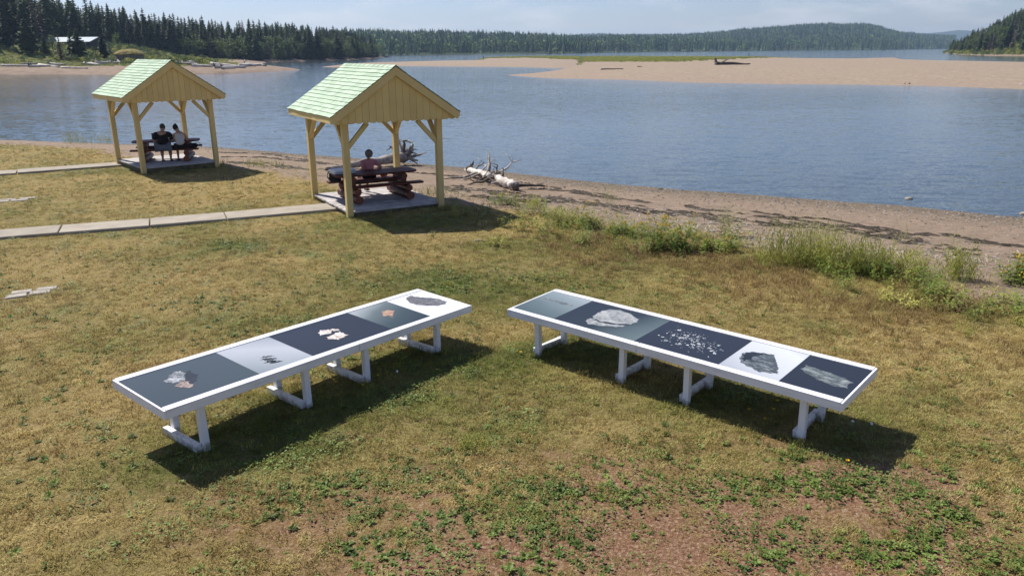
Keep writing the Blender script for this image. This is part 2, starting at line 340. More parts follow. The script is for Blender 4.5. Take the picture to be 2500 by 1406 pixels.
def poly_sd(x, y, P):            # positive inside a closed polygon
    P = np.asarray(P, float); best = np.full(np.shape(x), 1e9); ins = np.zeros(np.shape(x), bool)
    for a, b_ in zip(P, np.roll(P, -1, 0)):
        d = b_-a; t_ = np.clip(((x-a[0])*d[0]+(y-a[1])*d[1])/max(d@d, 1e-9), 0, 1)
        best = np.minimum(best, np.hypot(x-(a[0]+t_*d[0]), y-(a[1]+t_*d[1])))
        c_ = ((a[1] > y) != (b_[1] > y)) & (x < (b_[0]-a[0])*(y-a[1])/((b_[1]-a[1]) if b_[1] != a[1] else 1e-9)+a[0]); ins ^= c_
    return np.where(ins, best, -best)
def bank_w(x): return np.interp(x, [-25, -10, 3, 8, 15], [6.2, 8.0, 9.4, 11.6, 13])
def shore_d(x, y):
    d = line_sd(np.asarray(x, float), np.asarray(y, float), S)
    return d + .35*(fbm(np.asarray(x)*.5, np.asarray(y)*.5, 3)-.5)
def ground_z(x, y, fine=True):
    x = np.asarray(x, float); y = np.asarray(y, float); d = shore_d(x, y); w_ = bank_w(x)
    t_ = np.clip(d/w_, 0, 1.15)
    z = np.where(d > 0, WZ+.7*np.minimum(1, t_+.06*np.sin(np.minimum(t_, 1)*math.pi)), WZ+d*.09)
    z = z + .05*sstep(.85, 1.1, t_)*(fbm(x*.35, y*.35, 9)-.5)
    if fine: z = z + .018*(fbm(x*2.1, y*2.1, 21)-.5)
    return z
def edge_d(x, y):   # positive on the lawn, metres in from its ragged seaward edge
    x = np.asarray(x, float); y = np.asarray(y, float)
    return line_sd(x, y, S)-bank_w(x)+2.0*(fbm(x*.45, y*.45, 31)-.5)
def blobs(x, y, L_):            # soft patches: (px, py, half length along the picture, half depth, weight)
    s_ = 0
    for px, py, rx, ry, wt in L_:
        p = at(px, py); s_ = s_ + wt*np.exp(-((x-p.x)/rx)**2-((y-p.y)/ry)**2)
    return s_
GREEN = [(800, 985, 1.3, .5, .9), (1050, 880, 1.0, .5, .9), (620, 1080, .8, .5, .9), (1500, 870, .9, .5, .9), (1750, 970, .9, .5, .9), (2080, 1080, .7, .35, .7), (1400, 830, .5, .4, .8), (1100, 690, 1.6, 1.2, .6), (560, 790, 1.2, .6, .6), (480, 600, 1.0, 1.3, .45), (960, 900, 1.8, .8, .45), (640, 1080, 1.0, .5, .5), (1750, 960, 2.0, .7, .4),  # first patches: lush grass under the tables, kept dark to deepen their shade
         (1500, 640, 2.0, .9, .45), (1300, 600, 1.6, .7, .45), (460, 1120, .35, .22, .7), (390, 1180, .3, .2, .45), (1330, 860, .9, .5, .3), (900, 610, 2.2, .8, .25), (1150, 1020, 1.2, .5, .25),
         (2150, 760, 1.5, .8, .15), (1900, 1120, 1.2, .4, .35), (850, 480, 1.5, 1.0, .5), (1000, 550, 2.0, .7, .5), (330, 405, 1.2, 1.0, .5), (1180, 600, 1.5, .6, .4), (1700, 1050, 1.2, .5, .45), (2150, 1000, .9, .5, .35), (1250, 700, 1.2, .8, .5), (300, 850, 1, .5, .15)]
TAN = [(250, 950, 2.0, 1.2, .35), (120, 1100, 1.2, .7, .35), (2250, 830, 2.0, 1.0, .4), (1900, 740, 2.0, .8, .3), (700, 650, 1.5, .8, .25), (400, 470, 4, 2, .3), (200, 380, 4, 2, .3), (300, 1250, 1.0, .5, .35), (560, 460, 3, 1.5, .25), (2400, 900, 1.5, .8, .3), (200, 650, 2.2, 1.2, .2), (1650, 700, 1.2, .5, .2)]
BARE = [(900, 1200, .5, .14, .5), (1100, 1150, .6, .15, .4), (1050, 1260, .6, .15, .5), (750, 1340, .5, .15, .4), (560, 1280, .4, .12, .35), (1150, 1380, .7, .18, .5), (1500, 1200, .5, .15, .5), (2350, 1290, .9, .4, .8), (2100, 1390, 1.2, .25, .7), (1750, 1390, 1.0, .25, .6), (1550, 1270, .7, .25, .6), (1250, 1320, .8, .25, .6), (2150, 1150, .9, .25, .7), (1960, 1250, .8, .25, .7), (800, 1250, .5, .15, .45), (950, 1390, .8, .2, .5), (1330, 1190, .6, .2, .5), (2000, 1200, 1.1, .35, .75), (2250, 1200, 1.0, .4, .7), (1450, 1330, 1.0, .3, .6), (1900, 1330, .9, .35, .65), (2300, 1350, .9, .3, .65), (1350, 1120, 1.0, .3, .5), (1850, 1080, .6, .25, .55), (1650, 1180, 1.0, .35, .4), (830, 1070, .35, .10, .7), (560, 1200, .6, .2, .35), (700, 1290, .7, .2, .45), (1050, 1330, .9, .3, .4), (420, 1030, .35, .2, .4), (640, 1220, .5, .2, .3), (1200, 1240, .8, .25, .35), (2420, 1080, .8, .4, .5), (1000, 1210, .5, .12, .3), (430, 1330, .5, .15, .25), (380, 900, .5, .3, .25)]
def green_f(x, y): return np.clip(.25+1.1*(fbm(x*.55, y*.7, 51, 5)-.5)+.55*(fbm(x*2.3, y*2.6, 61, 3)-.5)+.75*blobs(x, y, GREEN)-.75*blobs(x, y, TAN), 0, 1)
def bare_f(x, y): return np.clip(.08+blobs(x, y, BARE)*1.15+1.7*(fbm(x*1.0, y*1.1, 71, 5)-.56)*(.25+blobs(x, y, BARE)), 0, 1)

def grid_axis(lo, hi, step, far, n):
    a = np.geomspace(1, far, n)
    return np.r_[(lo-a)[::-1], np.arange(lo, hi, step), hi+a]
gx = grid_axis(-27, 17, .17, 380, 16); gy = grid_axis(3.5, 44.5, .17, 300, 14)
X, Y = np.meshgrid(gx, gy); nx, ny = len(gx), len(gy)
SD = shore_d(X, Y); ED = edge_d(X, Y); Z = ground_z(X, Y)
inr = (X > -27) & (X < 17) & (Y > 3.5) & (Y < 44.5)
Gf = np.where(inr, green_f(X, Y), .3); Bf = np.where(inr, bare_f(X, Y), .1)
Bf = np.maximum(Bf, .0)
SANDF = sstep(.35, -.45, ED); WETF = sstep(3.4, .2, SD)*.95 + .18*sstep(.5, .0, np.abs(SD-5.2))
idx = np.arange(nx*ny).reshape(ny, nx)
q00 = idx[:-1, :-1]; F4 = np.stack([q00, q00+1, q00+1+nx, q00+nx], -1).reshape(-1, 4)
def gzf(x, y):                  # the terrain read back from its grid
    x = np.asarray(x, float); y = np.asarray(y, float)
    i = np.clip(np.searchsorted(gx, x)-1, 0, nx-2); j = np.clip(np.searchsorted(gy, y)-1, 0, ny-2)
    u = np.clip((x-gx[i])/(gx[i+1]-gx[i]), 0, 1); v = np.clip((y-gy[j])/(gy[j+1]-gy[j]), 0, 1)
    return (Z[j, i]*(1-u)+Z[j, i+1]*u)*(1-v)+(Z[j+1, i]*(1-u)+Z[j+1, i+1]*u)*v
fED = ED.ravel()[F4].mean(1); fSD = SD.ravel()[F4].max(1)
VV = np.stack([X.ravel(), Y.ravel(), Z.ravel()], -1)
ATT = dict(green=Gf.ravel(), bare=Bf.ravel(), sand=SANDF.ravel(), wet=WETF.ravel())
def np_mesh(name, V, F, mats, att=None, smooth=True):
    used = np.unique(F); remap = np.full(len(V), -1); remap[used] = np.arange(len(used)); F = remap[F]; V = V[used]
    me = bpy.data.meshes.new(name); k = F.shape[1]
    me.vertices.add(len(V)); me.vertices.foreach_set('co', V.astype(np.float32).ravel())
    me.loops.add(F.size); me.loops.foreach_set('vertex_index', F.ravel().astype(np.int32))
    me.polygons.add(len(F)); me.polygons.foreach_set('loop_start', np.arange(0, F.size, k, dtype=np.int32))
    me.update(calc_edges=True); me.validate()
    if smooth: me.polygons.foreach_set('use_smooth', np.ones(len(F), bool))
    for m_ in (mats if isinstance(mats, list) else [mats]):
        if m_: me.materials.append(m_)
    for n_, a_ in (att or {}).items():
        A = me.attributes.new(n_, 'FLOAT', 'POINT'); A.data.foreach_set('value', a_[used].astype(np.float32))
    return me
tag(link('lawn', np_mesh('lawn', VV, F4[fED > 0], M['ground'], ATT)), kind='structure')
tag(link('beach', np_mesh('beach', VV, F4[(fED <= 0) & (fSD > -9)], M['ground'], ATT)), kind='structure')
# ---- water: one sheet to the horizon, and its bed
mb = MB(); R_ = 9000; mb.add([(-R_, -400, WZ), (R_, -400, WZ), (R_, 14000, WZ), (-R_, 14000, WZ)], [(0, 1, 2, 3)])
tag(mb.build('water', M['water']), kind='structure')
# ---- sandbars
def bar(name, near, far, px0, px1, step, hmax, edge_n=14):
    pxs = np.arange(px0, px1+.1, step); rows = 15; V = []; E_ = []
    for p in pxs:
        a = at(p, float(np.interp(p, *zip(*near))), WZ); b_ = at(p, float(np.interp(p, *zip(*far))), WZ)
        for k in range(rows):
            u = k/(rows-1); u = u*u*(3-2*u)*.5+u*.5; q = a.lerp(b_, u); V.append((q.x, q.y, WZ)); E_.append(0)
    V = np.array(V).reshape(len(pxs), rows, 3)
    # height from distance to the outline
    out_ = np.concatenate([V[:, 0], V[::-1, -1]])[:, :2]
    d = poly_sd(V[:, :, 0], V[:, :, 1], out_); d = np.maximum(d, 0)
    ex = fbm(V[:, :, 0]*.05, V[:, :, 1]*.02, 81)
    V[:, :, 2] = WZ-.012+hmax*(1-np.exp(-d/edge_n))*(.75+.5*ex)
    e = np.exp(-d/11.0)
    n_ = len(pxs); ii = np.arange(n_*rows).reshape(n_, rows); q = ii[:-1, :-1]
    F = np.stack([q, q+rows, q+rows+1, q+1], -1).reshape(-1, 4)
    o = link(name, np_mesh(name, V.reshape(-1, 3), F, M['bar'], dict(edge=e.ravel())))
    return tag(o, kind='structure'), V
bar1, V1 = bar('sandbar', [(1236, 184.5), (1330, 191.5), (1520, 195.5), (1700, 203), (1900, 206.5), (2100, 208), (2300, 212), (2500, 219), (2800, 240)],
           [(1236, 183.5), (1300, 179), (1350, 173), (1400, 162), (1420, 139), (1900, 141.2), (1990, 143.2), (2060, 144), (2185, 140.8), (2200, 145.5), (2330, 149), (2500, 152), (2800, 158)], 1236, 2800, 8, .55)
bar2, V2 = bar('sandbar', [(784, 164.6), (860, 166), (968, 161.5), (1280, 164.3), (1345, 167.5), (1412, 166.5)], [(784, 164.0), (845, 157), (896, 153.8), (1024, 150.3), (1165, 148), (1190, 141.5), (1300, 139), (1419, 138.6)], 784, 1419, 7, .45, 10)
# ---- far left shore
LP = [at(*q, WZ) for q in [(-260, 196), (-120, 188), (0, 183), (150, 182), (300, 184), (450, 181), (600, 178), (690, 174), (737, 171), (700, 166.5), (655, 162), (640, 156), (660, 152.6), (740, 150), (860, 147.2), (915, 144), (932, 141.2)]]
LPOLY = [(-620, 230)]+[(p.x, p.y) for p in LP]+[(-86, 560), (-150, 640), (-500, 760), (-900, 700)]
def left_z(x, y):
    x = np.asarray(x, float); y = np.asarray(y, float); d = poly_sd(x, y, LPOLY)
    lift = 4.4*sstep(-88, -140, x)*sstep(14, 52, d)
    z = WZ+1.75*(1-np.exp(-np.maximum(d, 0)/8.5))+lift+3.5*sstep(35, 110, d)+.5*(fbm(x*.12, y*.12, 91)-.5)*sstep(4, 20, d)
    return np.where(d > 0, z, WZ-.4+d*.1)
lx = np.r_[np.arange(-420, -170, 6.), np.arange(-170, -45, 1.6)]; ly = np.r_[np.arange(140, 300, 1.6), np.arange(300, 640, 6.)]
LX, LY = np.meshgrid(lx, ly); LD = poly_sd(LX, LY, LPOLY); LZ = left_z(LX, LY)
ii = np.arange(LX.size).reshape(LX.shape); q = ii[:-1, :-1]; n_ = LX.shape[1]
F = np.stack([q, q+1, q+1+n_, q+n_], -1).reshape(-1, 4); F = F[LD.ravel()[F].max(1) > -2]
grassy = sstep(13, 19, LD)
tag(link('left_shore', np_mesh('left_shore', np.stack([LX.ravel(), LY.ravel(), LZ.ravel()], -1), F, M['bank'], dict(grassy=grassy.ravel()))), kind='structure')
# ---- right headland
HP = [at(*q, WZ) for q in [(2306, 130.5), (2330, 133.5), (2400, 136.3), (2500, 137.5), (2700, 138)]]
HPOLY = [(p.x, p.y) for p in HP]+[(420, 380), (640, 500), (640, 900), (430, 800)]
def head_z(x, y):
    x = np.asarray(x, float); y = np.asarray(y, float); d = poly_sd(x, y, HPOLY)
    z = WZ+1.2*(1-np.exp(-np.maximum(d, 0)/5.))+34*sstep(2, 85, d)+.8*(fbm(x*.1, y*.1, 93)-.5)*sstep(3, 15, d)
    return np.where(d > 0, z, WZ-.4+d*.1)
hx = np.arange(240, 640, 5.); hy = np.arange(370, 900, 5.)
HX, HY = np.meshgrid(hx, hy); HD = poly_sd(HX, HY, HPOLY); HZ = head_z(HX, HY)
ii = np.arange(HX.size).reshape(HX.shape); q = ii[:-1, :-1]; n_ = HX.shape[1]
F = np.stack([q, q+1, q+1+n_, q+n_], -1).reshape(-1, 4); F = F[HD.ravel()[F].max(1) > -3]
tag(link('headland', np_mesh('headland', np.stack([HX.ravel(), HY.ravel(), HZ.ravel()], -1), F, M['bank'], dict(grassy=sstep(1.5, 5, HD).ravel()))), kind='structure')
# ---- far hills, laid out by bearing and distance from the lookout
def hills(name, px0, px1, shore, sky, depth, tree, step, rows, prof=1.0, back=1.6):
    pxs = np.arange(px0, px1+.1, step); V = []
    for p in pxs:
        d = ray(p, 130); d = Vector((d.x, d.y, 0)).normalized()
        r0 = float(np.interp(p, *zip(*shore))); dp = float(np.interp(p, *zip(*depth))); r1 = r0+dp
        ys = float(np.interp(p, *zip(*sky))); rr = ray(p, ys); slope = rr.z/math.hypot(rr.x, rr.y)
        ztop = CAM_H+slope*r1-tree
        for k in range(rows):
            u = k/(rows-1)*back; r = r0+dp*u
            z = WZ-.3+2.0*min(1, u*12)+(ztop+.7)*(float(sstep(0, 1, min(u, 1)**prof)) if u <= 1 else 1-.4*(u-1))
            c = d*r; z += (ztop*.30+5)*(float(fbm(c.x*.004, c.y*.004, 101))-.5)*2*min(1, u*3)*min(1, abs(1-u)*3)
            V.append((c.x, c.y, z))
    n = len(pxs); ii = np.arange(n*rows).reshape(n, rows); q = ii[:-1, :-1]
    F = np.stack([q, q+rows, q+rows+1, q+1], -1).reshape(-1, 4)
    me = np_mesh(name, np.array(V), F, M['hill']); return tag(link(name, me), kind='structure'), me
h1, hm1 = hills('hills', 780, 1500, [(780, 800), (930, 760), (1200, 830), (1400, 980), (1440, 1040), (1500, 1500)],
      [(780, 92), (930, 87), (1100, 87), (1180, 91), (1260, 94), (1330, 95), (1400, 97), (1440, 99), (1500, 112)], [(780, 450), (1300, 520), (1500, 400)], 10, 12, 16)
h2, hm2 = hills('hills', 1380, 2330, [(1380, 1300), (1470, 1130), (1800, 1450), (2000, 1700), (2150, 1800), (2210, 2100), (2330, 2500)],
      [(1380, 100), (1450, 97), (1520, 93), (1600, 89), (1680, 88.5), (1740, 84), (1800, 79), (1850, 76), (1900, 73), (1960, 69), (2010, 66.5), (2060, 68), (2095, 67.5), (2130, 71), (2160, 78), (2200, 84), (2260, 88), (2330, 90)], [(1380, 700), (1600, 900), (2000, 1100), (2330, 900)], 11, 12, 18, .8)
h3, hm3 = hills('hills', 1180, 1900, [(1180, 2400), (1900, 2600)], [(1180, 95), (1290, 93.5), (1330, 90), (1370, 91), (1410, 86), (1450, 82.5), (1480, 82), (1510, 86), (1560, 87), (1640, 87.5), (1690, 89), (1750, 86), (1900, 82)], [(1180, 700), (1900, 900)], 10, 20, 8)
h4, hm4 = hills('hills', 2050, 2500, [(2050, 5200), (2500, 5200)], [(2050, 86), (2160, 79), (2200, 77.5), (2250, 79), (2290, 76), (2325, 72), (2360, 74), (2420, 82), (2500, 88)], [(2050, 900), (2500, 900)], 8, 20, 8)
# ================================================================== PATHS
def path(name, pts, wd, joints):
    """concrete walk: pts px centre line; slabs are pieces of it"""
    P = [hit(*q, gzf) for q in pts]
    root = empty(name, P[0]); tag(root, kind='structure')
    tot = [0]
    for a, b_ in zip(P[:-1], P[1:]): tot.append(tot[-1]+(b_-a).length)
    def pos(s_):
        s_ = min(max(s_, 0), tot[-1]); k = max(i for i in range(len(tot)) if tot[i] <= s_+1e-6); k = min(k, len(P)-2)
        return P[k].lerp(P[k+1], (s_-tot[k])/(tot[k+1]-tot[k]))
    js = [0]+joints(tot[-1])+[tot[-1]]
    for a, b_ in zip(js[:-1], js[1:]):
        A = pos(a+.012)-P[0]; B = pos(b_-.012)-P[0]; dz = random.uniform(-.006, .008)
        m_ = MB(); m_.beam(A+Vector((0, 0, .0+dz)), B+Vector((0, 0, .0+dz)), wd, .12)
        m_.build('path_slab', M['concrete'], root, bevel=.012)
    return root
def every(step): return lambda T: [step*k+random.uniform(-.1, .1) for k in range(1, int(T/step))]
path('path', [(-330, 605), (0, 576), (480, 538), (838, 506)], .86, every(1.75))
path('path', [(-300, 443), (0, 425.5), (180, 412), (340, 400)], .88, every(1.9))
def pavers(label, centre, rows, rz):
    c = hit(*centre, gzf); r = empty('stepping_stones', c, rz); tag(r, label, 'paving stones')
    for (x, y, l, w_) in rows:
        m_ = MB(); m_.box((x, y, -.006), (l, w_, .06), Euler((random.uniform(-.02, .02), random.uniform(-.02, .02), random.uniform(-.08, .08))).to_matrix()); m_.build('paver', M['paver'], r, bevel=.01)
pavers('four pale concrete pavers set in the grass left of the long display table', (78, 716), [(-.21, -.10, .30, .19), (.12, -.04, .30, .19), (-.16, .12, .30, .19), (.20, .16, .30, .19)], .42)
pavers('group of pale pavers in the lawn between the two concrete paths', (34, 489.5), [(-.30, -.12, .40, .22), (.14, -.10, .40, .22), (-.16, .14, .38, .22), (.30, .16, .38, .22)], .42)

# ================================================================== PICNIC SHELTERS
GW, GD, PH_, EZ, RZ, OW, OD = 2.386, 2.83, 2.2, 2.378, 3.456, 3.2, 3.53
SL = (RZ-EZ)/(OW/2); SANG = math.atan(SL); SLEN = math.hypot(OW/2, RZ-EZ)
PITCH_N = 14
def shingle_mesh(wd, k):
    m_ = MB(); ln = SLEN/PITCH_N+.03; th = .020; dx = random.uniform(-.004, .004)
    # local: x along the eave, y up the slope, z out; butt end is thick
    v = [(-wd/2, dx, 0), (wd/2, dx, 0), (wd/2, ln, -.004), (-wd/2, ln, -.004), (-wd/2, dx, th), (wd/2, dx+random.uniform(-.003, .003), th), (wd/2, ln, .004), (-wd/2, ln, .004)]
    m_.add(v, [(4, 5, 6, 7), (3, 2, 1, 0)], 0); m_.add(v, [(0, 1, 5, 4), (1, 2, 6, 5), (2, 3, 7, 6), (3, 0, 4, 7)], 1)
    return m_.mesh('shingle', [M['shingle'], M['shingle_edge']])
SH_W = [.26, .29, .32, .22]
SH = [[shingle_mesh(w_-.008, k) for k in range(3)] for w_ in SH_W]
def make_shelter():
    root = empty('picnic_shelter', (0, 0, 0))
    for sx in (-1, 1):
        for sy in (-1, 1):
            m_ = MB(); m_.box((0, 0, PH_/2-.1), (.15, .15, PH_+.2)); o = m_.build('post', M['yellow'], root, bevel=.008); o.location = (sx*GW/2, sy*GD/2, 0)
            for dx, dy in ((-sx, 0), (0, -sy)):
                m_ = MB(); a = Vector((sx*GW/2+dx*.055, sy*GD/2+dy*.055, PH_-.56)); b_ = a+Vector((dx*.50, dy*.50, .54))
                m_.beam(a, b_, .085, .10, (dy, dx, 0) if False else (0, 0, 1)); m_.build('brace', M['yellow'], root)
    for sx in (-1, 1):
        m_ = MB(); m_.box((sx*GW/2, 0, PH_+.07), (.14, OD-.16, .14)); m_.build('top_plate', M['yellow'], root)
    for sy in (-1, 1):
        m_ = MB(); m_.box((0, sy*GD/2, PH_+.072), (GW-.145, .10, .135)); m_.build('tie_beam', M['yellow'], root)
    for k in range(5):
        y = -OD/2+.4+k*(OD-.8)/4
        for sx in (-1, 1):
            m_ = MB(); m_.beam((sx*(OW/2-.08), y, EZ-.09+.08*SL), (sx*.02, y, RZ-.09), .045, .10); m_.build('rafter', M['soffit'], root)
    for sx in (-1, 1):   # roof decks
        m_ = MB(); th = .03
        v = []
        for y in (-OD/2+.01, OD/2-.01):
            for (x, z) in ((sx*(OW/2-.01), EZ-.01), (0, RZ-.01+.004), (0, RZ-.01-th), (sx*(OW/2-.01), EZ-.01-th)): v.append((x, y, z))
        f = [(0, 1, 5, 4), (2, 3, 7, 6), (0, 3, 2, 1), (4, 5, 6, 7), (0, 4, 7, 3)]
        m_.add(v, f if sx > 0 else [tuple(reversed(q_)) for q_ in f]); m_.build('roof_deck', M['shingle_edge'], root)
        # fascia along the eave
        m_ = MB(); m_.box((sx*(OW/2-.004), 0, EZ-.085), (.03, OD-.075, .14)); m_.build('fascia_board', M['yellow'], root, bevel=.004)
    for sy in (-1, 1):   # rake boards
        for sx in (-1, 1):
            wv = .165; y0 = sy*(OD/2-.018); y1 = sy*(OD/2+.018)
            prof = [(sx*(OW/2+.015), EZ-.012), (sx*.0012, RZ-.012+.004), (sx*.0012, RZ-.012-wv*1.18), (sx*(OW/2-.055), EZ-.012-wv*1.0), (sx*(OW/2+.015), EZ-.012-.10)]
            m_ = MB(); n = len(prof); v = [(x, y0, z) for x, z in prof]+[(x, y1, z) for x, z in prof]
            f = [tuple(range(n)), tuple(reversed(range(n, 2*n)))]+[((i+1) % n, i, n+i, n+(i+1) % n) for i in range(n)]
            if sx*sy < 0: f = [tuple(reversed(q_)) for q_ in f]
            m_.add(v, f); m_.build('rake_board', M['yellow'], root)
        # gable boards with scalloped feet
        yb = sy*(OD/2-.062); NB = 18; bw = (OW-.16)/NB; zb = EZ-.135
        m_ = MB(); yy = yb-sy*.022
        m_.add([(-OW/2+.16, yy, zb+.06), (OW/2-.16, yy, zb+.06), (0, yy, RZ-.1)], [(0, 1, 2), (2, 1, 0)]); m_.build('gable_backing', M['gap'], root)
        for k in range(NB):
            x0 = -OW/2+.08+k*bw+.0028; x1 = x0+bw-.0056; xm = (x0+x1)/2; r = (x1-x0)/2
            top = lambda x: RZ-.05-abs(x)*SL
            pts = [(x1, max(top(x1), zb+.012))]
            if x0 < 0 < x1: pts.append((0, top(0)))
            pts.append((x0, max(top(x0), zb+.012)))
            for q_ in range(7):
                an = math.pi+math.pi*q_/6; pts.append((xm+r*math.cos(an), zb+.045*math.sin(an)*1.0))
            dy = random.uniform(-.002, .002); n = len(pts); th = .011
            v = [(x, yb-th+dy, z) for x, z in pts]+[(x, yb+th+dy, z) for x, z in pts]
            mm = MB(); mm.add(v, [tuple(reversed(range(n))), tuple(range(n, 2*n))]+[(i, (i+1) % n, n+(i+1) % n, n+i) for i in range(n)])
            me = mm.mesh('gable_board', M['gable']); bm = bmesh.new(); bm.from_mesh(me); bmesh.ops.recalc_face_normals(bm, faces=bm.faces); bm.to_mesh(me); bm.free()
            link('gable_board', me, root)
    # shingles: the slope towards the lawn one by one
    exp = SLEN/PITCH_N; rs = random.Random(4)
    c, s_ = math.cos(SANG), math.sin(SANG)
    RL = Matrix(((0, c, -s_), (-1, 0, 0), (0, s_, c)))     # x'=-y eave dir, y'=upslope, z'=outward for the -x slope
    stuff = MB()
    for row in range(PITCH_N):
        y = -OD/2-.03-rs.uniform(0, .2); end = OD/2+.03
        while y < end-.05:
            wi = rs.randrange(4); wd = SH_W[wi]
            a = max(y, -OD/2-.035); b_ = min(y+wd, end)
            if b_-a > .05:
                base = Vector((-OW/2-.03*c, 0, EZ-.03*s_))+Vector((c, 0, s_))*(row*exp)+Vector((-s_, 0, c))*.004
                o = link('shingle', SH[wi][rs.randrange(3)], root)
                lean = Euler((rs.uniform(-.006, .004), 0, rs.uniform(-.006, .006))).to_matrix()
                R3 = (RL @ lean).to_4x4(); R3.translation = base+Vector((0, (a+b_)/2, 0))
                o.matrix_local = R3 @ Matrix.Diagonal(((b_-a)/wd, 1, 1, 1))
                # same course on the far slope, joined
                Mr = Matrix(((-1, 0, 0), (0, 1, 0), (0, 0, 1)))
                sh = SH[wi][0]
                vs = [Mr @ (R3.to_3x3() @ Vector((v.co.x*(b_-a)/wd, v.co.y, v.co.z))+R3.translation) for v in sh.vertices]
                stuff.add(vs, [tuple(reversed(p.vertices)) for p in sh.polygons][:2], 0); stuff.add(vs, [tuple(reversed(p.vertices)) for p in sh.polygons][2:], 1)
            y += wd
    o = stuff.build('far_slope_shingles', [M['shingle'], M['shingle_edge']], root); o['kind'] = 'stuff'
    for k in range(11):   # ridge caps
        m_ = MB(); y = -OD/2-.03+k*(OD+.06)/11; l = (OD+.06)/11+.02
        for sx in (-1, 1):
            m_.add([(0, y, RZ+.032), (0, y+l, RZ+.024), (sx*.10*c, y+l, RZ+.024-.10*s_), (sx*.10*c, y, RZ+.032-.10*s_)], [(0, 1, 2, 3) if sx < 0 else (3, 2, 1, 0)], 0)
            m_.add([(0, y, RZ+.032), (sx*.10*c, y, RZ+.032-.10*s_), (sx*.10*c, y, RZ+.012-.10*s_), (0, y, RZ+.012)], [(0, 1, 2, 3)], 1)
        m_.build('ridge_cap', [M['shingle'], M['shingle_edge']], root)
    # platform
    NBD = 17; W0 = GW+.10; D0 = GD+.06
    for k in range(NBD):
        bw = D0/NBD; m_ = MB(); y = -D0/2+(k+.5)*bw
        m_.box((0, y, .115+random.uniform(-.003, .003)), (W0+random.uniform(-.02, .02), bw-.010, .035)); m_.build('deck_board', M['deck'], root)
    for sy in (-1, 1):
        m_ = MB(); m_.box((0, sy*(D0/2-.06), .0), (W0-.09, .05, .19)); m_.build('skirt_board', M['skirt'], root)
    for sx in (-1, 1):
        m_ = MB(); m_.box((sx*(W0/2-.07), 0, .0), (.045, D0-.18, .188)); m_.build('skirt_board', M['skirt'], root)
    return root
G0 = ((-3.54, 19.97, 0.0), math.radians(30.3)); G1 = ((-11.97, 26.99, .07), math.radians(40.7))
sh0 = make_shelter(); sh0.location = G0[0]; sh0.rotation_euler.z = G0[1]
sh1 = copy_tree(sh0); sh1.location = G1[0]; sh1.rotation_euler.z = G1[1]
tag(sh0, 'nearer yellow picnic shelter with mint green shingle roof, one person inside', 'picnic shelter', 'picnic shelters by the shore')
tag(sh1, 'farther yellow picnic shelter at left with mint green roof, two people inside', 'picnic shelter', 'picnic shelters by the shore')

# ================================================================== LOG PICNIC TABLES
def make_logtable():
    r = empty('log_picnic_table', (0, 0, 0))
    tw = .285
    for k, y in enumerate((-tw, 0, tw)):
        l = 1.2; pts = []
        if k == 1: pts = [(-l, -tw/2+.003), (l, -tw/2+.003), (l, tw/2-.003), (-l, tw/2-.003)]
        else:
            s_ = 1 if k == 2 else -1; i_ = -s_*(tw/2-.003); o_ = s_*(tw/2)
            arc = [(l-.22+.22*math.sin(a), i_+(o_-i_)*(1-(1-math.cos(a))) if False else 0) for a in (0,)]
            pts = [(-l, i_), (l, i_)]+[(l-.24*(1-math.cos(a)), s_*(tw/2-.24)+s_*.24*math.sin(a)) for a in np.linspace(0, math.pi/2, 6)]+[(-l+.24*(1-math.cos(a)), s_*(tw/2-.24)+s_*.24*math.sin(a)) for a in np.linspace(math.pi/2, 0, 6)]
            if s_ < 0: pts = list(reversed(pts))
        m_ = MB(); m_.prism([(px, y+py) for px, py in pts], .715+random.uniform(-.002, .002), .765); m_.build('tabletop_plank', M['redwood'], r, bevel=.006)
    for s_ in (-1, 1):
        m_ = MB(); m_.prism([(-1.2, s_*.62-.13), (1.2, s_*.62-.13), (1.2, s_*.62+.13), (-1.2, s_*.62+.13)], .435, .49); m_.build('bench_seat', M['redwood'], r, bevel=.008)
    def log(name, x, y0, y1, z, ra, rb, sub=None):
        n = 10; m_ = MB(); ys = np.linspace(y0, y1, 6)
        pts = [Vector((x+random.uniform(-.006, .006), y, z+random.uniform(-.005, .005))) for y in ys]
        rad = [ra+(rb-ra)*abs(2*k/5-1) for k in range(6)]
        m_.tube(pts, rad, n, False)
        o = m_.build(name, M['log'], r, smooth=True)
        for y, q_, s_ in ((pts[0], rad[0], -1), (pts[-1], rad[-1], 1)):
            e = MB(); v = [(y.x+q_*.985*math.cos(2*math.pi*k/n), y.y+s_*.004, y.z+q_*.985*math.sin(2*math.pi*k/n)) for k in range(n)]
            v2 = [(a, b_-s_*.02, c_) for a, b_, c_ in v]
            e.add(v+v2, [tuple(range(n)) if s_ < 0 else tuple(reversed(range(n)))]+[(k, n+k, n+(k+1) % n, (k+1) % n) for k in range(n)]); e.build('log_end', M['log_end'], o)
    for x in (-.76, .76):
        log('foot_log', x, -.82, .82, .125, .125, .12); log('bench_log', x, -.74, .74, .335, .10, .10)
        log('spacer_log', x, -.30, .30, .505, .10, .10); log('top_log', x, -.40, .40, .625, .09, .09)
    m_ = MB(); m_.beam((-.66, 0, .50), (.66, 0, .50), .09, .12); m_.build('stretcher', M['log'], r)
    return r
DZ = .133; TS = .90
lt0 = make_logtable(); lt0.location = (G0[0][0], G0[0][1], G0[0][2]+DZ); lt0.rotation_euler.z = math.radians(29.5)
lt0.scale = (TS, TS, TS)
lt1 = copy_tree(lt0); lt1.location = (G1[0][0]+.05, G1[0][1]+.03, G1[0][2]+DZ); lt1.rotation_euler.z = math.radians(15)
tag(lt0, 'red brown log picnic table in the nearer shelter with a pale box on it', 'picnic table', 'log picnic tables in the shelters')
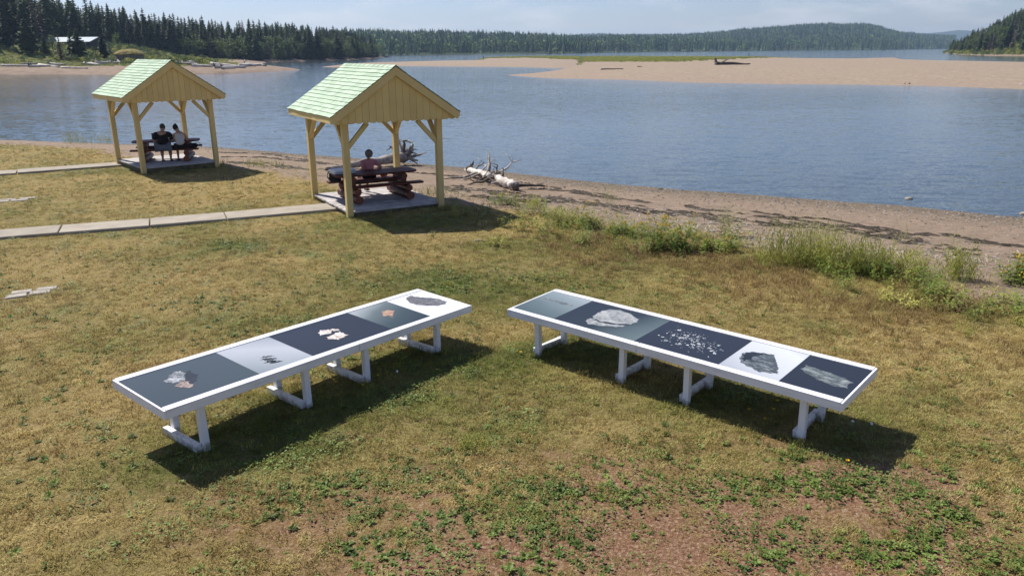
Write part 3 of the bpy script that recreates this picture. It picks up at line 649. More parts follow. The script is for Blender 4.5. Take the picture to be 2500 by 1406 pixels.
tag(lt1, 'red brown log picnic table in the farther shelter where two people sit', 'picnic table', 'log picnic tables in the shelters')
def on(t, x, y, z):
    a = t.rotation_euler.z; x *= TS; y *= TS; z *= TS; return Vector((t.location.x+x*math.cos(a)-y*math.sin(a), t.location.y+x*math.sin(a)+y*math.cos(a), t.location.z+z))

# ================================================================== PEOPLE
def skin(name, nodes, edges, mat_, parent, sub=2, root=0):
    me = bpy.data.meshes.new(name); keys = list(nodes); ix = {k: i for i, k in enumerate(keys)}
    me.from_pydata([nodes[k][0] for k in keys], [(ix[a], ix[b_]) for a, b_ in edges], [])
    o = bpy.data.objects.new(name, me); COL.objects.link(o)
    sk = o.modifiers.new('s', 'SKIN'); sk.use_smooth_shade = True
    lay = me.skin_vertices[0].data
    for k, i in ix.items():
        rr = nodes[k][1]; lay[i].radius = rr if hasattr(rr, '__len__') else (rr, rr); lay[i].use_root = (i == root)
    sb = o.modifiers.new('d', 'SUBSURF'); sb.levels = sb.render_levels = sub
    dg = bpy.context.evaluated_depsgraph_get(); dg.update()
    nm = bpy.data.meshes.new_from_object(o.evaluated_get(dg)); bpy.data.objects.remove(o)
    nm.materials.clear(); nm.materials.append(mat_)
    r = link(name, nm, parent); return r
for k, c0 in dict(skin=(.42, .25, .18), skin_tan=(.34, .19, .125)).items():
    M[k], t, b = NM(k); b.inputs['Base Color'].default_value = (*c0, 1); b.inputs['Roughness'].default_value = .55; b.inputs['Subsurface Weight'].default_value = .05
def cloth(name, c0, c1, sc_=8): return simple(name, [(.3, c0), (.7, c1)], sc_, .9, bs=.3, bd=.01)
M['black_cloth'] = cloth('black_cloth', (.008, .008, .010), (.016, .016, .020)); M['grey_cloth'] = cloth('grey_cloth', (.09, .11, .13), (.14, .16, .19)); M['pink_cloth'] = cloth('pink_cloth', (.44, .17, .20), (.56, .24, .27)); M['dark_cloth'] = cloth('dark_cloth', (.02, .02, .03), (.035, .035, .045)); M['rose_cloth'] = cloth('deep_pink_cloth', (.25, .08, .10), (.32, .11, .13))
M['grey_hair'] = cloth('grey_hair', (.10, .095, .09), (.24, .23, .22), 60); M['dark_hair'] = cloth('dark_hair', (.018, .013, .010), (.045, .03, .022), 60); M['short_hair'] = cloth('short_hair', (.05, .042, .036), (.11, .095, .085), 60)
m, t, b = NM('striped_cloth'); M['stripes'] = m
wv = t.nodes.new('ShaderNodeTexWave'); wv.bands_direction = 'Z'; wv.inputs['Scale'].default_value = 9.5; wv.inputs['Distortion'].default_value = .4; t.links.new(wpos(t, (1, 1, 1), 'obj'), wv.inputs['Vector'])
t.links.new(ramp(t, wv.outputs['Fac'], [(.18, (.10, .11, .15)), (.30, (.72, .72, .73))]), b.inputs['Base Color']); b.inputs['Roughness'].default_value = .9
M['eye'] = simple('eye', [(.3, (.02, .015, .01)), (.7, (.04, .03, .02))], 5, .3); M['lip'] = simple('lip', [(.3, (.30, .12, .10)), (.7, (.34, .14, .12))], 5, .5)
def person(label, loc, rz, build, skinm, top, topm, bottom, bottomm, hair, hairm, lean=.12, twist=0, elbows=None, hands=None, headtilt=(0, 0), sleeves=True, hs=.93):
    """seated figure; local y is the way it faces, z=0 the seat"""
    r = empty('person', loc, rz); tag(r, label, 'person'); B = build; r.scale = (hs, hs, hs)
    sh = .185*B; ly = lambda z: lean*z            # forward lean
    N = {}
    N['pelvis'] = ((0, 0, .10), (.155*B, .115*B)); N['waist'] = ((0, ly(.25)-.005, .26), (.135*B, .105*B)); N['chest'] = ((0, ly(.42), .42), (.160*B, .115*B)); N['upper'] = ((0, ly(.52), .52), (.125*B, .085*B))
    N['neck'] = ((headtilt[0]*.2, ly(.6)+.01, .60), .055); hx = headtilt[0]; hy = headtilt[1]
    N['jaw'] = ((hx*.55, ly(.66)+.03+hy*.5, .665), (.066, .072)); N['head'] = ((hx, ly(.74)+.025+hy, .755), (.079, .095)); N['crown'] = ((hx*1.2, ly(.8)+.015+hy*1.1, .825), (.058, .068))
    N['nose'] = ((hx, ly(.72)+.128+hy, .715), .014)
    N['ear_l'] = ((hx-.088, ly(.72)+.015+hy, .725), (.012, .022)); N['ear_r'] = ((hx+.088, ly(.72)+.015+hy, .725), (.012, .022))
    E = [('pelvis', 'waist'), ('waist', 'chest'), ('chest', 'upper'), ('upper', 'neck'), ('neck', 'jaw'), ('jaw', 'head'), ('head', 'crown'), ('head', 'nose'), ('head', 'ear_l'), ('head', 'ear_r')]
    el = elbows or [(-.27, .10, .26), (.27, .10, .26)]; hd = hands or [(-.14, .34, .27), (.14, .34, .27)]
    for i, s_ in enumerate((-1, 1)):
        a = 'l' if i == 0 else 'r'
        N['sh'+a] = ((s_*sh, ly(.5), .505), .062*B); N['el'+a] = (el[i], .042*B); 
        e = Vector(el[i]); h_ = Vector(hd[i]); N['fa'+a] = (tuple(e.lerp(h_, .35)), .040*B); N['wr'+a] = (tuple(h_), .027)
        d = (h_-e).normalized(); side = d.cross(Vector((0, 0, 1))).normalized()
        N['pa'+a] = (tuple(h_+d*.055), (.036, .018)); E += [('upper', 'sh'+a), ('sh'+a, 'el'+a), ('el'+a, 'fa'+a), ('fa'+a, 'wr'+a), ('wr'+a, 'pa'+a)]
        for k, (off, ln) in enumerate(((-.03, .062), (-.011, .078), (.010, .082), (.030, .072))):
            p0 = h_+d*.085+side*off; N[f'f{k}{a}'] = (tuple(p0), .010); N[f'g{k}{a}'] = (tuple(p0+d*ln*.55+Vector((0, 0, -.008))), .0085); N[f'h{k}{a}'] = (tuple(p0+d*ln+Vector((0, 0, -.025))), .007)
            E += [('pa'+a, f'f{k}{a}'), (f'f{k}{a}', f'g{k}{a}'), (f'g{k}{a}', f'h{k}{a}')]
        tp = h_+d*.035-side*s_*.04; N['t'+a] = (tuple(tp), .011); N['u'+a] = (tuple(tp+d*.04-side*s_*.012), .009); E += [('pa'+a, 't'+a), ('t'+a, 'u'+a)]
        N['hip'+a] = ((s_*.10*B, .08, .085), .088*B); N['kn'+a] = ((s_*.13, .44, .075), .060*B); N['ca'+a] = ((s_*.135, .45, -.12), .054*B); N['an'+a] = ((s_*.135, .42, -.36), .036); N['he'+a] = ((s_*.135, .41, -.42), .034); N['to'+a] = ((s_*.15, .57, -.435), (.038, .024))
        E += [('pelvis', 'hip'+a), ('hip'+a, 'kn'+a), ('kn'+a, 'ca'+a), ('ca'+a, 'an'+a), ('an'+a, 'he'+a), ('he'+a, 'to'+a)]
    body = skin('body', N, E, skinm, r, 2)
    def grow(keys, extra, m_, nm, edges, ends={}):
        n2 = {k: (N[k][0], tuple(q_+extra for q_ in (N[k][1] if hasattr(N[k][1], '__len__') else (N[k][1],)*2))) for k in keys}
        n2.update(ends); return skin(nm, n2, edges, m_, r, 2)
    ends = {}; ed = [('pelvis', 'waist'), ('waist', 'chest'), ('chest', 'upper'), ('upper', 'col')]
    u = Vector(N['upper'][0]); ends['col'] = (tuple(u.lerp(Vector(N['neck'][0]), .72)), (.084, .078) if sleeves else (.070, .062))
    keys = ['pelvis', 'waist', 'chest', 'upper']
    for a in 'lr':
        keys.append('sh'+a); ed.append(('upper', 'sh'+a))
        if sleeves:
            s0 = Vector(N['sh'+a][0]); e0 = Vector(N['el'+a][0]); ends['sl'+a] = (tuple(s0.lerp(e0, .72)), .062*B); ed.append(('sh'+a, 'sl'+a))
    ends['pelvis'] = ((0, 0, .115), (.172*B, .132*B))
    if not sleeves:
        for a in 'lr': keys.remove('sh'+a); ends['sh'+a] = (tuple(Vector(N['sh'+a][0])*.72+Vector(N['upper'][0])*.28), .055*B)
    grow(keys, .026 if sleeves else .018, topm, top, ed, ends)
    N2 = {'pelvis': ((0, 0, .09), (.168*B, .128*B))}; E2 = []
    for a in 'lr':
        h_ = Vector(N['hip'+a][0]); k_ = Vector(N['kn'+a][0]); N2['hip'+a] = (tuple(h_), .102*B); N2['q'+a] = (tuple(h_.lerp(k_, .80)), .082*B); E2 += [('pelvis', 'hip'+a), ('hip'+a, 'q'+a)]
    skin(bottom, N2, E2, bottomm, r, 2)
    hc = Vector(N['head'][0]); c = Vector(N['crown'][0])
    hair(r, hc, c, hairm)
    for s_ in (-1, 1):
        m_ = MB(); m_.ball((hc.x+s_*.030, hc.y+.088, hc.z-.012), .011, 8, 6); m_.build('eye', M['eye'], r, smooth=True)
        m_ = MB(); m_.prism([(-.06, -.10), (.06, -.10), (.065, .10), (.0, .15), (-.065, .10)], -.03, .015); o = m_.build('shoe', M['dark_cloth'], r, bevel=.012); o.location = (s_*.142, .50, -.452)
    m_ = MB(); m_.ball((hc.x, hc.y+.092, hc.z-.085), (.024, .010, .007), 8, 5); m_.build('mouth', M['lip'], r, smooth=True)
    return r
def hair_short(r, hc, c, hm):
    m_ = MB(); m_.ball((hc.x, hc.y-.030, hc.z+.016), (.092, .104, .098), 14, 9, jit=.02); m_.build('hair', hm, r, smooth=True)
def hair_bun(r, hc, c, hm):
    m_ = MB(); m_.ball((hc.x, hc.y-.028, hc.z+.008), (.096, .108, .108), 14, 9, jit=.02); m_.ball((hc.x+.01, hc.y-.075, hc.z+.105), (.045, .045, .04), 10, 7, jit=.05); m_.build('hair', hm, r, smooth=True)
def hair_full(r, hc, c, hm):
    m_ = MB(); m_.ball((hc.x, hc.y-.03, hc.z+.005), (.128, .125, .132), 16, 10, jit=.04); m_.ball((hc.x, hc.y-.07, hc.z-.06), (.075, .05, .06), 12, 7, jit=.05); m_.build('hair', hm, r, smooth=True)
seat = .49
ra1 = lt1.rotation_euler.z; ra0 = lt0.rotation_euler.z
person('person in black t-shirt and grey shorts seated with back turned in the farther shelter', on(lt1, -.02, -.70, seat), ra1, 1.30, M['skin'], 'shirt', M['black_cloth'], 'shorts', M['grey_cloth'], hair_short, M['short_hair'], lean=.24, elbows=[(-.31, .20, .25), (.33, .17, .23)], hands=[(-.20, .40, .30), (.16, .38, .30)], headtilt=(.02, .05), hs=.97)
person('person in white striped sleeveless top with hair tied up, seated in the farther shelter', on(lt1, .58, -.70, seat), ra1+.10, .98, M['skin'], 'tank_top', M['stripes'], 'shorts', M['black_cloth'], hair_bun, M['dark_hair'], lean=.26, elbows=[(-.25, .20, .25), (.26, .22, .27)], hands=[(-.10, .42, .30), (.18, .46, .30)], headtilt=(-.10, .06), sleeves=False)
person('person with grey hair in pink t-shirt seated facing the water in the nearer shelter', on(lt0, .06, .66, seat), ra0+.12, 1.06, M['skin_tan'], 'shirt', M['pink_cloth'], 'trousers', M['dark_cloth'], hair_full, M['grey_hair'], lean=-.05, elbows=[(-.27, -.14, .30), (.36, -.18, .31)], hands=[(-.26, .12, .25), (.30, .06, .27)], headtilt=(.03, .02), hs=.84)
# things on and round the tables
M['blue_plastic'] = simple('pale_blue_plastic', [(.3, (.42, .50, .60)), (.7, (.48, .56, .66))], 4, .35, spec=.5); M['black_plastic'] = simple('black_plastic', [(.3, (.012, .012, .014)), (.7, (.022, .022, .026))], 4, .45)
M['screen'] = simple('laptop_shell', [(.3, (.05, .06, .08)), (.7, (.08, .09, .11))], 4, .3); M['orange'] = simple('orange_cloth', [(.3, (.55, .13, .03)), (.7, (.70, .20, .05))], 6, .8); M['litter'] = simple('white_litter', [(.3, (.45, .48, .55)), (.7, (.75, .77, .8))], 9, .7)
r = empty('storage_box', on(lt0, -.88, .17, .765), ra0+.05); tag(r, 'flat pale blue plastic box lying on the left end of the log table', 'box')
m_ = MB(); m_.prism([(-.29, -.17), (-.27, -.19), (.27, -.19), (.29, -.17), (.29, .17), (.27, .19), (-.27, .19), (-.29, .17)], 0, .06); m_.build('box_body', M['blue_plastic'], r, bevel=.01)
m_ = MB(); m_.prism([(-.31, -.18), (-.28, -.21), (.28, -.21), (.31, -.18), (.31, .18), (.28, .21), (-.28, .21), (-.31, .18)], .062, .10); m_.build('box_lid', M['white'], r, bevel=.014)
r = empty('backpack', on(lt0, -1.02, .46, seat), ra0); tag(r, 'black backpack on the left end of the far bench in the nearer shelter', 'bag')
m_ = MB(); m_.tube([(0, 0, .0), (0, 0, .06), (.01, .0, .2), (.01, .01, .29), (.01, .02, .33)], [.13, .155, .15, .11, .04], 12); o = m_.build('pack', M['black_cloth'], r, smooth=True)
for s_ in (-1, 1):
    m_ = MB(); m_.tube([(-.10, s_*.06, .28), (-.17, s_*.065, .22), (-.185, s_*.07, .12), (-.13, s_*.07, .04)], .014, 6); m_.build('strap', M['black_plastic'], r, smooth=True)
r = empty('pouch', on(lt0, .50, .60, seat), ra0+.3); tag(r, 'small orange pouch on the bench right of the person in pink', 'bag')
m_ = MB(); m_.tube([(-.11, 0, .05), (-.08, 0, .06), (.08, 0, .065), (.11, 0, .05)], [.02, .055, .055, .02], 10); m_.build('pouch_body', M['orange'], r, smooth=True)
m_ = MB(); m_.tube([(-.06, 0, .10), (-.03, 0, .135), (.03, 0, .135), (.06, 0, .10)], .008, 6); m_.build('handle', M['black_plastic'], r)
r = empty('laptop', on(lt1, -.30, -.06, .767), ra1+.12); tag(r, 'open dark laptop on the log table in front of the person in black', 'laptop')
m_ = MB(); m_.box((0, 0, .009), (.34, .23, .016)); m_.build('base', M['screen'], r, bevel=.004)
m_ = MB(); m_.box((0, .14, .125), (.34, .012, .225), Euler((-.25, 0, 0)).to_matrix()); m_.build('screen', M['screen'], r, bevel=.003)
r = empty('shoulder_bag', on(lt1, 1.02, -.62, seat), ra1); tag(r, 'dark shoulder bag with looped strap on the bench end in the farther shelter', 'bag')
m_ = MB(); m_.tube([(-.15, 0, .08), (-.1, 0, .09), (.1, 0, .09), (.15, 0, .08)], [.03, .085, .085, .03], 10); m_.build('bag_body', M['black_cloth'], r, smooth=True)
m_ = MB(); m_.tube([(.06, 0, .15), (.12, 0, .20), (.20, .02, .18), (.25, .03, .08), (.26, .03, .0)], .009, 6); m_.build('strap', M['black_plastic'], r)
c_ = hit(463, 411, gzf); r = MB(); r.ball((0, 0, .03), (.10, .07, .05), 9, 6, jit=.3); o = r.build('crumpled_bag', M['litter']); o.location = c_; tag(o, 'crumpled pale plastic bag on the grass before the farther shelter', 'litter')
c_ = hit(1168, 588, gzf); r = MB(); r.box((0, 0, .012), (.20, .035, .02), Euler((0, .05, .5)).to_matrix()); o = r.build('white_stick', M['drift_w'], bevel=.006); o.location = c_; tag(o, 'short white stick lying on the lawn right of the near shelter', 'stick')

# ================================================================== DISPLAY TABLES
KS = (3.8-.61)/(3.8-.5471)
def gradmat(name, axis, stops, rough=.32, off=0., scl=1.):
    m, t, b = NM(name); tcx = t.nodes.new('ShaderNodeTexCoord'); s_ = t.nodes.new('ShaderNodeSeparateXYZ'); t.links.new(tcx.outputs['Object'], s_.inputs[0])
    a = s_.outputs['X'] if axis[0] == 0 and axis[1] == 0 else None
    f = math_(t, 'ADD', math_(t, 'MULTIPLY', s_.outputs['X'], axis[0]), math_(t, 'MULTIPLY', s_.outputs['Y'], axis[1])); f = math_(t, 'ADD', f, .5)
    n = nse(t, tcx.outputs['Object'], 2.2, 3); f = math_(t, 'ADD', f, math_(t, 'MULTIPLY', math_(t, 'SUBTRACT', n, .5), .12))
    t.links.new(ramp(t, f, stops), b.inputs['Base Color']); b.inputs['Roughness'].default_value = rough; b.inputs['Specular IOR Level'].default_value = .25; return m
def printed(name, stops, scale, vs=(1, 1, 1), dist=0):
    m, t, b = NM(name); tcx = t.nodes.new('ShaderNodeTexCoord'); mp_ = t.nodes.new('ShaderNodeMapping'); mp_.inputs['Scale'].default_value = vs; t.links.new(tcx.outputs['Object'], mp_.inputs['Vector'])
    f_ = math_(t, 'ADD', math_(t, 'MULTIPLY', nse(t, mp_.outputs[0], scale*.8, 4, .55, dist), .55), math_(t, 'MULTIPLY', nse(t, mp_.outputs[0], scale*3.2, 5, .7, dist), .45)); f_ = math_(t, 'ADD', math_(t, 'MULTIPLY', math_(t, 'SUBTRACT', f_, .5), 1.5), .5); t.links.new(ramp(t, f_, stops), b.inputs['Base Color']); b.inputs['Roughness'].default_value = .35; b.inputs['Specular IOR Level'].default_value = .25; return m
PM = dict(slate=gradmat('slate_print', (.35, .2), [(0, (.030, .042, .055)), (.5, (.045, .062, .072)), (1, (.060, .078, .085))]),
          pale=gradmat('pale_glare_print', (.45, .55), [(0, (.14, .17, .185)), (.30, (.27, .30, .325)), (.60, (.40, .42, .455)), (.80, (.31, .335, .37)), (1, (.15, .185, .21))]),  # pale print with the panel glare painted into its gradient
          black=gradmat('charcoal_print', (.1, .1), [(0, (.018, .022, .032)), (1, (.024, .029, .040))]),
          fade=gradmat('fading_print', (-.35, .75), [(0, (.018, .026, .034)), (.40, (.045, .066, .072)), (.66, (.11, .14, .145)), (.85, (.30, .33, .34)), (1, (.40, .43, .45))]),
          whitep=gradmat('white_print', (.3, .4), [(0, (.62, .63, .66)), (1, (.72, .73, .76))]),
          grey=gradmat('grey_green_print', (.25, .75), [(0, (.045, .068, .070)), (.4, (.10, .135, .14)), (.75, (.22, .26, .275)), (1, (.36, .39, .42))]),
          stonebg=gradmat('stone_backdrop_print', (.65, -.25), [(0, (.018, .022, .030)), (.55, (.022, .030, .036)), (.78, (.075, .10, .105)), (1, (.11, .145, .15))]),
          cloudy=gradmat('cloudy_print', (.35, .6), [(0, (.26, .29, .33)), (.4, (.46, .48, .52)), (.75, (.56, .58, .62)), (1, (.38, .41, .45))]))
IM = dict(rock=printed('rock_picture', [(.28, (.03, .034, .04)), (.46, (.12, .13, .145)), (.60, (.34, .355, .37)), (.80, (.72, .72, .73))], 9), shade=printed('shade_picture', [(.3, (.012, .016, .022)), (.7, (.024, .03, .038))], 6),
          warm=printed('pink_stone_picture', [(.3, (.10, .075, .065)), (.55, (.36, .28, .24)), (.8, (.66, .57, .50))], 10), shell=printed('shell_picture', [(.28, (.20, .16, .15)), (.48, (.60, .52, .46)), (.66, (.80, .76, .72))], 11),
          leaf=printed('leaf_picture', [(.3, (.22, .12, .08)), (.6, (.48, .31, .22)), (.8, (.60, .44, .34))], 12), bark=printed('bark_picture', [(.30, (.035, .037, .042)), (.5, (.13, .13, .14)), (.68, (.27, .26, .26)), (.8, (.36, .24, .20))], 10, (1, 2.5, 1)),
          stone=printed('stone_picture', [(.24, (.10, .108, .112)), (.48, (.26, .27, .27)), (.74, (.46, .465, .455))], 6), dark=printed('dark_rock_picture', [(.36, (.02, .026, .032)), (.52, (.085, .10, .11)), (.68, (.30, .33, .35))], 8, (1.0, 3.2, 1), 1.2),
          wood=printed('wood_picture', [(.30, (.025, .032, .036)), (.48, (.10, .118, .12)), (.64, (.26, .285, .28)), (.82, (.52, .47, .40))], 10, (1, 2.6, 1), .6), speck=printed('speck_picture', [(.34, (.08, .09, .105)), (.5, (.30, .32, .34)), (.66, (.74, .75, .77))], 9))
def display_table(V0, label, bounds, bgs, pics, feet_s, seed):
    rs = random.Random(seed)
    x, y, z, a, tx, ty = V0
    e = Vector((math.cos(a), math.sin(a), tx)).normalized(); n = Vector((-math.sin(a), math.cos(a), ty)); n = (n-e*n.dot(e)).normalized(); mm_ = e.cross(n)
    gz = float(gzf(x*KS, y*KS))
    r = empty('display_table', (0, 0, 0)); r.matrix_world = Matrix(((e.x, n.x, mm_.x, x*KS), (e.y, n.y, mm_.y, y*KS), (e.z, n.z, mm_.z, .61), (0, 0, 0, 1)))
    tag(r, label, 'display table', 'long low display tables on the lawn')
    HL, HW = 2.105, .505; th = .085; rail = .088
    seam = bounds['seam']
    for s_ in (-1, 1):
        for (a0, a1) in ((-HL, seam-.003), (seam+.003, HL)):
            m_ = MB(); m_.box(((a0+a1)/2, s_*(HW-.019), -th/2-.006), (a1-a0, .038, th)); m_.build('side_board', M['white'], r, bevel=.003)
            m_ = MB(); m_.box(((a0+a1)/2, s_*(HW-rail/2+.004), 0), (a1-a0-.002, rail, .010)); m_.build('top_rail', M['white'], r, bevel=.002)
    for s_ in (-1, 1):
        m_ = MB(); m_.box((s_*(HL+.012), 0, -th/2-.004), (.022, 2*HW+.004, th+.006)); m_.build('end_board', M['white'], r, bevel=.002)
    m_ = MB(); m_.box((0, 0, -.016), (2*HL-.01, 2*HW-.082, .014)); m_.build('panel_base', M['white'], r)
    B = bounds['b']
    for k in range(5):
        a0, a1 = B[k]*KS, B[k+1]*KS; c0 = (a0+a1)/2
        m_ = MB(); m_.box((0, 0, 0), (a1-a0-.0015, 2*(HW-rail)-.002, .004)); o = m_.build('print_panel', PM[bgs[k]], r); o.location = (c0, 0, -.004)
        for j, (mn, pts) in enumerate(pics.get(k, [])):
            q_ = [(px*KS-c0, py*KS*.985) for px, py in pts]
            # ragged outline
            pl = []
            for i in range(len(q_)):
                A_, B_ = Vector(q_[i]), Vector(q_[(i+1) % len(q_)])
                for u in (0, .17, .33, .5, .66, .83):
                    v = A_.lerp(B_, u); jj = (.02 if mn in ('stone', 'wood') else .075)*(B_-A_).length if u else (.0 if mn in ('stone', 'wood') else .02)*(B_-A_).length; nn2 = Vector((-(B_-A_).y, (B_-A_).x)).normalized(); q3 = rs.uniform(-jj, jj)+.012*math.sin(u*3.1416); pl.append((v.x-nn2.x*q3, v.y-nn2.y*q3))
            zz = .0026+.0006*j
            m_ = MB(); bm = bmesh.new(); vs = [bm.verts.new((px, py, zz)) for px, py in pl]
            f = bm.faces.new(vs)
            if f.normal.z < 0: f.normal_flip()
            f.normal_update()
            if f.normal.z < 0: bmesh.ops.reverse_faces(bm, faces=[f])
            bmesh.ops.triangulate(bm, faces=bm.faces[:]); me = bpy.data.meshes.new('printed_picture'); bm.to_mesh(me); bm.free(); me.materials.append(IM[mn]); link('printed_picture', me, o)
        if bgs[k] == 'black' and bounds.get('specks') == k:
            m_ = MB()
            for _ in range(260):
                u = rs.gauss(.0, .22); v = rs.gauss(0, .13)-u*.12
                if abs(u) > .46 or abs(v) > .33: continue
                R1 = rs.choice([.003, .004, .005, .006, .008, .010, .013, .024 if rs.random() < .5 else .008]); n5 = rs.randint(5, 8); t0 = rs.uniform(0, 6); an = rs.uniform(0, 3)
                pts = []
                for i in range(n5):
                    rr = R1*rs.uniform(.45, 1.2); ca = rr*math.cos(t0+6.283*i/n5)*1.5; sa = rr*math.sin(t0+6.283*i/n5)*.8; pts.append((u+ca*math.cos(an)-sa*math.sin(an), v+ca*math.sin(an)+sa*math.cos(an), .0026+.0002*(_ % 3)))
                m_.add(pts, [tuple(range(n5))])
            m_.build('printed_specks', IM['speck'], o)['kind'] = 'stuff'
    inv = r.matrix_world.inverted()
    r3 = r.matrix_world.to_3x3().inverted()
    for s0 in feet_s:
        tops = []
        for tt in (-.36, .20):
            wt = r.matrix_world @ Vector((s0, tt, -th-.002)); g = float(gzf(wt.x, wt.y)); ln = wt.z-g+.03
            jx = rs.uniform(-.012, .012)
            m_ = MB(); wb = Vector((wt.x+jx, wt.y, g-.03)); m_.beam(inv @ wt, inv @ wb, .07, .07, (0, 1, 0)); m_.build('leg', M['white_leg'], r, bevel=.004); tops.append((wb, g))
        A_ = tops[0][0].copy(); B_ = tops[1][0].copy(); A_.z = tops[0][1]+.045; B_.z = tops[1][1]+.045; d = (B_-A_).normalized()
        off = e*.0
        m_ = MB(); m_.beam(inv @ (A_+Vector((-e.x, -e.y, 0))*.067), inv @ (B_+d*.09+Vector((-e.x, -e.y, 0))*.067), .06, .085); m_.build('foot_bar', M['white_leg'], r, bevel=.004)
    return r
P_rock = [(-1.841, .119), (-1.739, .222), (-1.638, .278), (-1.588, .237), (-1.575, .158), (-1.63, .06), (-1.659, .007), (-1.735, -.02), (-1.80, .012), (-1.838, .081)]
P_rocksh = [(-1.60, .20), (-1.506, .195), (-1.528, .082), (-1.502, .028), (-1.598, -.109), (-1.659, -.147), (-1.708, -.122), (-1.70, .0), (-1.62, .10)]
P_pink = [(-1.735, -.02), (-1.68, .0), (-1.66, -.07), (-1.69, -.12), (-1.66, -.16), (-1.704, -.226), (-1.743, -.211), (-1.807, -.133), (-1.831, -.078), (-1.79, -.03)]
P_shell = [[(.172, .194), (.205, .146), (.255, .13), (.262, .06), (.19, -.01), (.10, .03), (.05, .02), (.10, .13)], [(.27, .128), (.304, .117), (.35, .049), (.325, -.02), (.26, .03), (.25, .09)], [(.308, -.099), (.303, -.205), (.227, -.211), (.12, -.236), (.045, -.127), (.07, -.06), (.16, -.06), (.24, -.03), (.30, -.04)]]
P_leaf = [(1.146, .165), (1.2, .15), (1.256, .179), (1.262, .12), (1.30, .06), (1.20, .0), (1.122, -.106), (1.13, -.03), (1.03, .0), (1.075, .07)]
P_bark = [(1.74, .33), (1.779, .367), (1.88, .386), (1.921, .254), (2.02, .12), (2.057, .0), (2.06, -.162), (1.968, -.233), (1.827, -.204), (1.724, -.086), (1.655, .03), (1.645, .15)]
sticks = [[(-.86+dx, -.05-k*.052), (-.80+dx, -.030-k*.05), (-.72+dx, -.075-k*.05), (-.70+dx, -.125-k*.045), (-.79+dx, -.088-k*.05)] for k, dx in enumerate((.03, -.01, .02, -.02, .0))]
display_table((-2.3136, 8.6135, .5471, .8896, -.0207, .0389), 'long white display table at left, its near end showing a rock on slate', dict(b=[-2.147, -1.07, -.387, .805, 1.475, 2.147], seam=.20), ['slate', 'pale', 'black', 'fade', 'whitep'],
              {0: [('shade', P_rocksh), ('rock', P_rock), ('warm', P_pink)], 1: [('shade', s_) for s_ in sticks]+[('dark', [(x_*.5-.40, y_*.5-.085) for x_, y_ in s_]) for s_ in sticks], 2: [('shell', s_) for s_ in P_shell], 3: [('leaf', P_leaf), ('leaf', [(1.10, -.03), (1.115, -.02), (1.10, -.12), (1.085, -.13)])], 4: [('bark', P_bark)]}, [-1.71, -.47, .39, 1.60], 3)
P_feather = [(-2.071, .141), (-2.039, .18), (-1.928, .152), (-1.771, .165), (-1.57, .153), (-1.551, .096), (-1.716, .075), (-1.85, .085), (-1.923, .095), (-2.041, .103)]
P_st1 = [(-1.129, -.047), (-1.15, .1), (-1.15, .192), (-1.097, .314), (-.97, .362), (-.792, .328), (-.591, .219), (-.56, .12), (-.59, .018), (-.738, -.082), (-.947, -.129), (-1.07, -.113)]
P_st2 = [(-1.105, -.236), (-1.125, -.17), (-1.114, -.115), (-1.07, -.10), (-.947, -.129), (-.724, -.103), (-.597, -.037), (-.62, -.12), (-.677, -.172), (-.867, -.274), (-1.018, -.309)]
P_st2s = [(-1.09, -.125), (-.947, -.142), (-.724, -.112), (-.60, -.03), (-.66, -.09), (-.73, -.13), (-.93, -.165)]
P_dk = [(.903, -.107), (.875, .023), (.946, .13), (1.061, .178), (1.182, .21), (1.253, .065), (1.35, -.102), (1.417, -.258), (1.338, -.296), (1.228, -.337), (1.068, -.274), (.971, -.229)]
P_dks = [(.915, .0), (.89, .06), (.96, .14), (1.061, .175), (1.10, .12), (1.02, .03), (1.03, -.06), (.99, -.2), (.93, -.12)]
P_wd = [(1.53, .158), (1.65, .132), (1.827, .109), (1.988, .076), (2.098, .009), (2.064, -.06), (2.099, -.16), (1.969, -.199), (1.769, -.139), (1.596, -.049), (1.537, .021), (1.559, .085)]
P_dk2 = [(.86, -.28), (.90, -.16), (.97, -.15), (1.0, -.25), (1.08, -.31), (.95, -.36)]
display_table((1.8998, 8.6074, .5471, -.7233, -.0015, .0343), 'long white display table at right with stones, white specks and dark rock printed on top', dict(b=[-2.147, -1.469, -.265, .812, 1.485, 2.147], seam=-.17, specks=2), ['grey', 'stonebg', 'black', 'cloudy', 'black'],
              {0: [('wood', P_feather)], 1: [('stone', P_st1), ('stone', P_st2), ('shade', P_st2s)], 3: [('cloudshade' if False else 'dark', P_dk), ('shade', P_dks)], 4: [('wood', P_wd)]}, [-1.73, -.43, .42, 1.72], 8)
